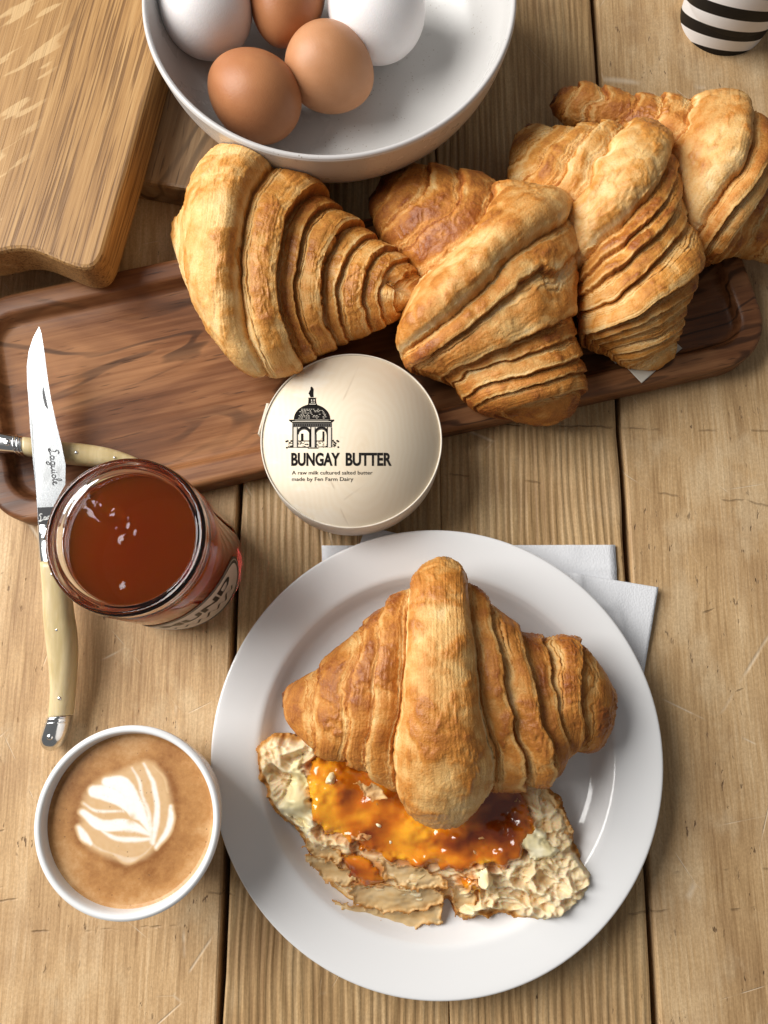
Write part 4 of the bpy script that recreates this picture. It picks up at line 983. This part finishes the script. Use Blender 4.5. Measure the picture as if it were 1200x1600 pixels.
# ------------------------------------------------------------------ bowl and eggs
M['bowl'] = glaze_white('speckled_stoneware', (0.55, 0.54, 0.525), 0.24, 1.0)
BWX, BWY, BWZ = -0.0297, 0.3630, 0.0208
bowl = empty('egg_bowl', (BWX, BWY, BWZ))
tag(bowl, 'wide speckled grey-white stoneware bowl holding eggs', 'bowl')
lathe('body', smooth_prof([(0, 0.0085), (0.03, 0.0085), (0.055, 0.0095), (0.072, 0.0135), (0.086, 0.0240), (0.0945, 0.0400), (0.0982, 0.0560), (0.0990, 0.0592), (0.1005, 0.0602), (0.1017, 0.0590), (0.1016, 0.056), (0.0985, 0.0400), (0.0905, 0.0230), (0.078, 0.0105), (0.062, 0.0045), (0.0560, 0.0020), (0.0550, 0.0), (0.052, 0.0), (0.051, 0.0022), (0.02, 0.0025), (0, 0.0025)], 6), M['bowl'], bowl, 144)
g = G('bare_clay'); M['clay'] = g.P(Base_Color=g.mix(g.rng(g.noise(g.obj(), 220, 4), .4, .62), (0.34, 0.25, 0.17), (0.55, 0.46, 0.36)), Roughness=0.75)
lathe('rim_line', [(0.0990, 0.0597), (0.0997, 0.06035), (0.1005, 0.06055), (0.1012, 0.06025), (0.1016, 0.0596)], glaze_white('rim_glaze', (0.56, 0.54, 0.53), 0.3, 1.0), bowl, 144)
def egg_mat(name, col, col2):
    g = G(name); o = g.obj(); n = g.noise(o, 60, 4); s = g.voro(o, 900)
    c = g.mix(g.rng(n, 0.35, 0.7), col, col2); c = g.mix(g.math('MULTIPLY', g.rng(s, 0.0, 0.22, 0.35, 0), g.rng(g.noise(o, 170, 2), 0.5, 0.65)), c, tuple(x * 0.6 for x in col))
    return g.P(Base_Color=c, Roughness=0.42, Specular_IOR_Level=0.3, Subsurface_Weight=0.12, Subsurface_Radius=(0.003, 0.0015, 0.001), Subsurface_Scale=1.0, Normal=g.bump(g.noise(o, 1100, 3), 0.3, 0.0004))
M['egg_w'] = egg_mat('white_egg', (0.80, 0.76, 0.755), (0.83, 0.80, 0.80)); M['egg_b'] = egg_mat('brown_egg', (0.40, 0.16, 0.066), (0.45, 0.19, 0.08)); M['egg_p'] = egg_mat('light_brown_egg', (0.48, 0.225, 0.105), (0.53, 0.26, 0.13))
def egg(px, py, zc, r, lng, az, el, mat, label):
    """px,py: photograph position of its centre; az: direction of the blunt end in the table plane"""
    n = 40; t = np.linspace(0, math.pi, n); prof = []
    for a in t:
        x = -math.cos(a); rad = r * math.sin(a) * (1 + 0.10 * x - 0.04 * x * x); prof.append((max(rad, 0), x * lng))
    o = lathe('egg', prof, mat, None, 64); p = at(px, py, zc); o.location = p
    d = Vector((math.cos(az) * math.cos(el), math.sin(az) * math.cos(el), math.sin(el)))
    o.rotation_euler = d.to_track_quat('Z', 'Y').to_euler(); tag(o, label, 'egg', 'eggs in the bowl'); return o
ez = BWZ + 0.0095
egg(396, 149, ez + 0.0240, 0.0238, 0.0285, math.radians(-38), 0.05, M['egg_b'], 'darkest brown egg, nearest the front of the bowl')
egg(516, 108, ez + 0.0232, 0.0236, 0.0262, math.radians(150), 0.05, M['egg_p'], 'light brown egg leaning against the right white egg')
egg(317, 6, ez + 0.0285, 0.0262, 0.0310, math.radians(-60), 0.1, M['egg_w'], 'white egg at the left side of the bowl')
egg(448, -2, ez + 0.0260, 0.0215, 0.0280, math.radians(80), 0.1, M['egg_b'], 'brown egg wedged between the two white eggs')
egg(585, 14, ez + 0.0270, 0.0268, 0.0305, math.radians(-50), 0.1, M['egg_w'], 'white egg at the middle right of the bowl')

# ------------------------------------------------------------------ knives
g = G('blade_steel'); bn = g.noise(g.map(g.obj(), (1, 0.3, 1)), 90, 4, 0.65)
M['blade'] = g.P(Base_Color=g.mix(g.rng(bn, 0.45, 0.62), (0.40, 0.412, 0.42), (0.24, 0.255, 0.27)), Metallic=1.0, Roughness=g.rng(bn, 0.4, 0.65, 0.20, 0.34), Normal=g.bump(bn, 0.04, 0.0005))
M['chrome'] = plain('polished_steel', (0.72, 0.73, 0.74), 0.14, 1.0)
g = G('horn'); hn = g.noise(g.map(g.obj(), (1, 0.12, 1)), 130, 4, 0.6)
M['horn'] = g.P(Base_Color=g.mix(g.rng(hn, 0.35, 0.68), (0.50, 0.385, 0.19), (0.66, 0.54, 0.32)), Roughness=0.28, Subsurface_Weight=0.2, Subsurface_Radius=(0.004, 0.003, 0.001), Subsurface_Scale=1.0)
M['ricasso'] = plain('black_band', (0.03, 0.03, 0.032), 0.3, 0.6)
M['etch'] = plain('engraving', (0.05, 0.05, 0.055), 0.5); M['etch_pale'] = plain('pale_engraving', (0.75, 0.75, 0.73), 0.5)

def loft(name, rows, zfun, thick, mat, parent, n=26, m=40, sq=2.6, caps=True):
    """rows: (Lx, Ly, Rx, Ry, k) outlines in photograph pixels; section is a soft rectangle of half thickness thick*k"""
    rows = np.array(rows, float); q = crom(rows, np.linspace(0, len(rows) - 1, m))
    a = np.linspace(0, 2 * math.pi, n, endpoint=False)
    ca = np.sign(np.cos(a)) * np.abs(np.cos(a)) ** (2 / sq); sa = np.sign(np.sin(a)) * np.abs(np.sin(a)) ** (2 / sq)
    L = np.array([at(x, y, zfun(y if True else 0, x)) for x, y in q[:, :2]]); R = np.array([at(x, y, zfun(y, x)) for x, y in q[:, 2:4]])
    c = (L + R) / 2; hv = (R - L) / 2
    P = c[:, None] + hv[:, None] * ca[None, :, None] + np.array([0, 0, 1.0]) * (thick * q[:, 4])[:, None, None] * sa[None, :, None]
    f = [tuple(int(i) for i in x) for x in grid_faces(m, n, True)] + [tuple(range(n)), tuple(range((m - 1) * n, m * n))]
    o = mesh_obj(name, P.reshape(-1, 3), f, mat, None, True)
    bm = bmesh.new(); bm.from_mesh(o.data); bmesh.ops.recalc_face_normals(bm, faces=bm.faces); bm.to_mesh(o.data); bm.free()
    return keep(o, parent)
def zk(y, x=0):      # knife rises from its butt on the table over the rim of the board
    return float(np.interp(y, [505, 1175], [0.0415, 0.0078]))
kn = empty('knife', at(90, 1050, 0))
tag(kn, 'steel steak knife with cream handle, blade pointing up across the board', 'knife', 'steak knives')
bl = [(61, 510), (52, 527), (45, 548), (42, 572), (42.5, 600), (44, 618), (47, 670), (51, 715), (55, 755), (58, 792), (60, 824), (84, 824), (84, 790), (97, 766), (102, 757), (102.5, 726), (96, 694), (88, 662), (80, 625), (75, 595), (70, 555), (65, 522)]
top_v = [at(x, y, zk(y) + 0.0007) for x, y in bl]; bot_v = [at(x, y, zk(y) - 0.0007) for x, y in bl]
nb_ = len(bl); f = [tuple(range(nb_))[::-1], tuple(range(nb_, 2 * nb_))] + [(k, (k + 1) % nb_, nb_ + (k + 1) % nb_, nb_ + k) for k in range(nb_)]
bo = mesh_obj('blade', [tuple(v) for v in top_v + bot_v], f, M['blade'], None, False)
bm = bmesh.new(); bm.from_mesh(bo.data); bmesh.ops.recalc_face_normals(bm, faces=bm.faces); bm.to_mesh(bo.data); bm.free(); keep(bo, kn)
def flat_k(name, poly, dz, mat, par):
    o = mesh_obj(name, [tuple(at(x, y, zk(y) + dz)) for x, y in poly], [tuple(range(len(poly)))], mat, None, False)
    if o.data.polygons[0].normal.z < 0: o.data.flip_normals()
    return keep(o, par)
flat_k('nail_nick', [(67, 604), (70, 616), (75, 640), (70, 634), (67, 622), (66, 612)], 0.0009, M['etch'], kn)
flat_k('ricasso', [(58.5, 793), (84, 792), (84, 823), (60.5, 823)], 0.0009, M['ricasso'], kn)
def strokes(name, lines, w, mat, par, dz, fz=zk):
    v = []; f = []
    for pts in lines:
        q = crom(np.array(pts, float), np.linspace(0, len(pts) - 1, len(pts) * 5)) if len(pts) > 2 else np.array(pts, float)
        t = np.gradient(q, axis=0); t /= np.linalg.norm(t, axis=1)[:, None] + 1e-9; nrm = np.stack([-t[:, 1], t[:, 0]], 1) * w / 2
        b = len(v)
        for p, n_ in zip(q, nrm):
            for s in (1, -1): v.append(tuple(at(p[0] + s * n_[0], p[1] + s * n_[1], fz(p[1]) + dz)))
        f += [(b + 2 * k, b + 2 * k + 1, b + 2 * k + 3, b + 2 * k + 2) for k in range(len(q) - 1)]
    o = mesh_obj(name, v, f, mat, None, False)
    bm = bmesh.new(); bm.from_mesh(o.data)
    for q in bm.faces:
        if q.normal.z < 0: q.normal_flip()
    bm.to_mesh(o.data); bm.free()
    return keep(o, par)
def script(lines, ox_, oy_, sx, sy, rot):
    """handwriting drawn on a baseline, placed with letters running down the blade"""
    c, s = math.cos(rot), math.sin(rot)
    return [[(ox_ + (x * sx) * c - (-y * sy) * s, oy_ + (x * sx) * s + (-y * sy) * c) for x, y in L] for L in lines]
LAG = [[(1.2, 2.2), (0.7, 2.4), (0.3, 1.9), (0.6, 1.4), (0.3, 0.3), (-0.2, 0.1), (0.1, -0.2), (0.7, 0.1), (1.2, 0.2)],
       [(2.1, 0.9), (1.6, 1.0), (1.4, 0.4), (1.7, 0.0), (2.1, 0.5), (2.2, 0.9), (2.1, 0.1), (2.5, 0.1)],
       [(3.3, 0.9), (2.8, 1.0), (2.6, 0.4), (2.9, 0.0), (3.3, 0.5), (3.4, 0.9), (3.2, -0.6), (2.8, -1.1), (2.5, -0.8), (3.1, -0.2), (3.7, 0.3)],
       [(3.8, 0.9), (3.7, 0.2), (4.0, 0.0), (4.4, 0.5), (4.5, 0.9), (4.4, 0.1), (4.8, 0.1)],
       [(5.0, 0.9), (4.9, 0.1), (5.2, 0.1)], [(5.0, 1.3), (5.05, 1.45)],
       [(5.9, 0.9), (5.5, 0.8), (5.4, 0.2), (5.8, 0.0), (6.1, 0.4), (5.9, 0.9)],
       [(6.2, 0.3), (6.7, 1.4), (6.8, 2.2), (6.5, 2.2), (6.4, 1.0), (6.5, 0.1), (6.8, 0.2)],
       [(6.9, 0.4), (7.3, 0.7), (7.2, 1.0), (6.95, 0.8), (6.95, 0.2), (7.3, 0.0), (7.7, 0.3)]]
strokes('engraved_script', script(LAG, 76.5, 702, 7.4, 6.0, math.radians(84)), 1.25, M['etch'], kn, 0.0010)
strokes('band_script', script(LAG[:3], 62, 814, 5.2, 4.4, math.radians(-12)), 1.1, M['etch_pale'], kn, 0.0011)
loft('bolster', [(60.5, 822, 90, 822, 0.8), (61, 832, 96, 834, 1.0), (62, 850, 100, 852, 1.0), (63.5, 870, 103, 872, 1.05), (65, 880, 104, 881, 1.08)], zk, 0.0062, M['chrome'], kn)
loft('handle', [(65.2, 880.5, 103.5, 881.5, 1.0), (68.5, 922, 110, 924, 1.02), (70, 960, 114, 960, 1.08), (72, 985, 118, 985, 1.1), (75.5, 1015, 119.5, 1015, 1.1), (79, 1045, 118.5, 1045, 1.08), (81, 1076, 116, 1078, 1.05), (79.5, 1104, 113.5, 1106, 1.03), (77.5, 1120, 112, 1117, 1.03)], zk, 0.0072, M['horn'], kn)
loft('end_cap', [(77.3, 1120.5, 112, 1117.5, 1.06), (73, 1132, 110, 1131, 1.05), (68.5, 1145, 106, 1146, 1.0), (65.8, 1156, 101, 1157, 0.92), (67.5, 1165, 95, 1166, 0.7), (72, 1171, 88, 1171.5, 0.35), (77, 1173.5, 82, 1173.5, 0.1)], zk, 0.0075, M['chrome'], kn)
for k in range(2):
    loft('cap_ring', [(76 - k * 2.4, 1123 + k * 6, 111.5 - k, 1120.5 + k * 6, 1), (75.4 - k * 2.4, 1125.6 + k * 6, 111 - k, 1123 + k * 6, 1)], zk, 0.0084, M['chrome'], kn, m=4)
def rivet(px, py, z, r, par):
    o = lathe('rivet', [(0, 0.0007), (r * 0.6, 0.00062), (r * 0.9, 0.0003), (r, -0.0006)], M['chrome'], None, 20); o.location = at(px, py, z); return keep(o, par)
for px_, py_ in ((82, 897), (89, 984), (93, 1091)): rivet(px_, py_, zk(py_) + 0.0072, 0.0011, kn)
rivet(78, 1151, zk(1151) + 0.0071, 0.0018, kn); rivet(69, 839, zk(839) + 0.0058, 0.0018, kn)

def zk2(y, x=0): return float(np.interp(x, [-40, 5, 210], [0.0262, 0.0245, 0.0172]))
kn2 = empty('knife', at(100, 705, 0.0105))
tag(kn2, 'cream handled knife lying crosswise under the other knife on the board', 'knife', 'steak knives')
loft('handle', [(40, 684, 40, 711.5, 1), (70, 687, 70, 717, 1.0), (98, 691, 98, 724, 1.03), (140, 695.5, 138, 728, 1.0), (175, 702, 170, 729, 0.95), (205, 712, 196, 732, 0.8), (222, 720, 214, 735, 0.7)], zk2, 0.0056, M['horn'], kn2)
loft('bolster', [(-14, 674, -14, 704, 0.95), (0, 676, 0, 707, 1.0), (20, 680, 20, 709.5, 1.04), (39.6, 684, 39.6, 711.5, 1.04)], zk2, 0.0058, M['chrome'], kn2)
loft('bolster_ring', [(27, 680.5, 27, 711.5, 1), (30, 681, 30, 712, 1)], zk2, 0.0065, M['chrome'], kn2, m=4); loft('bolster_ring', [(33, 682, 33, 712.5, 1), (36, 682.5, 36, 713, 1)], zk2, 0.0065, M['chrome'], kn2, m=4)
loft('end_cap', [(222.2, 720, 214.2, 735, 0.75), (240, 725, 236, 741, 0.8), (252, 732, 250, 741, 0.5)], zk2, 0.0056, M['chrome'], kn2)
b2 = [(-14, 678), (-120, 668), (-240, 672), (-300, 690), (-200, 702), (-60, 705), (-14, 703)]
vb = [tuple(at(x, y, zk2(y, x) + d)) for d in (0.0007, -0.0007) for x, y in b2]; n7 = len(b2)
bo = mesh_obj('blade', vb, [tuple(range(n7)), tuple(range(n7, 2 * n7))[::-1]] + [(k, n7 + k, n7 + (k + 1) % n7, (k + 1) % n7) for k in range(n7)], M['blade'], None, False)
bm = bmesh.new(); bm.from_mesh(bo.data); bmesh.ops.recalc_face_normals(bm, faces=bm.faces); bm.to_mesh(bo.data); bm.free(); keep(bo, kn2)
rivet(11, 691, zk2(0, 11) + 0.0056, 0.0020, kn2); rivet(119, 707, zk2(0, 119) + 0.0055, 0.0011, kn2); rivet(179, 715, zk2(0, 179) + 0.0050, 0.0008, kn2)
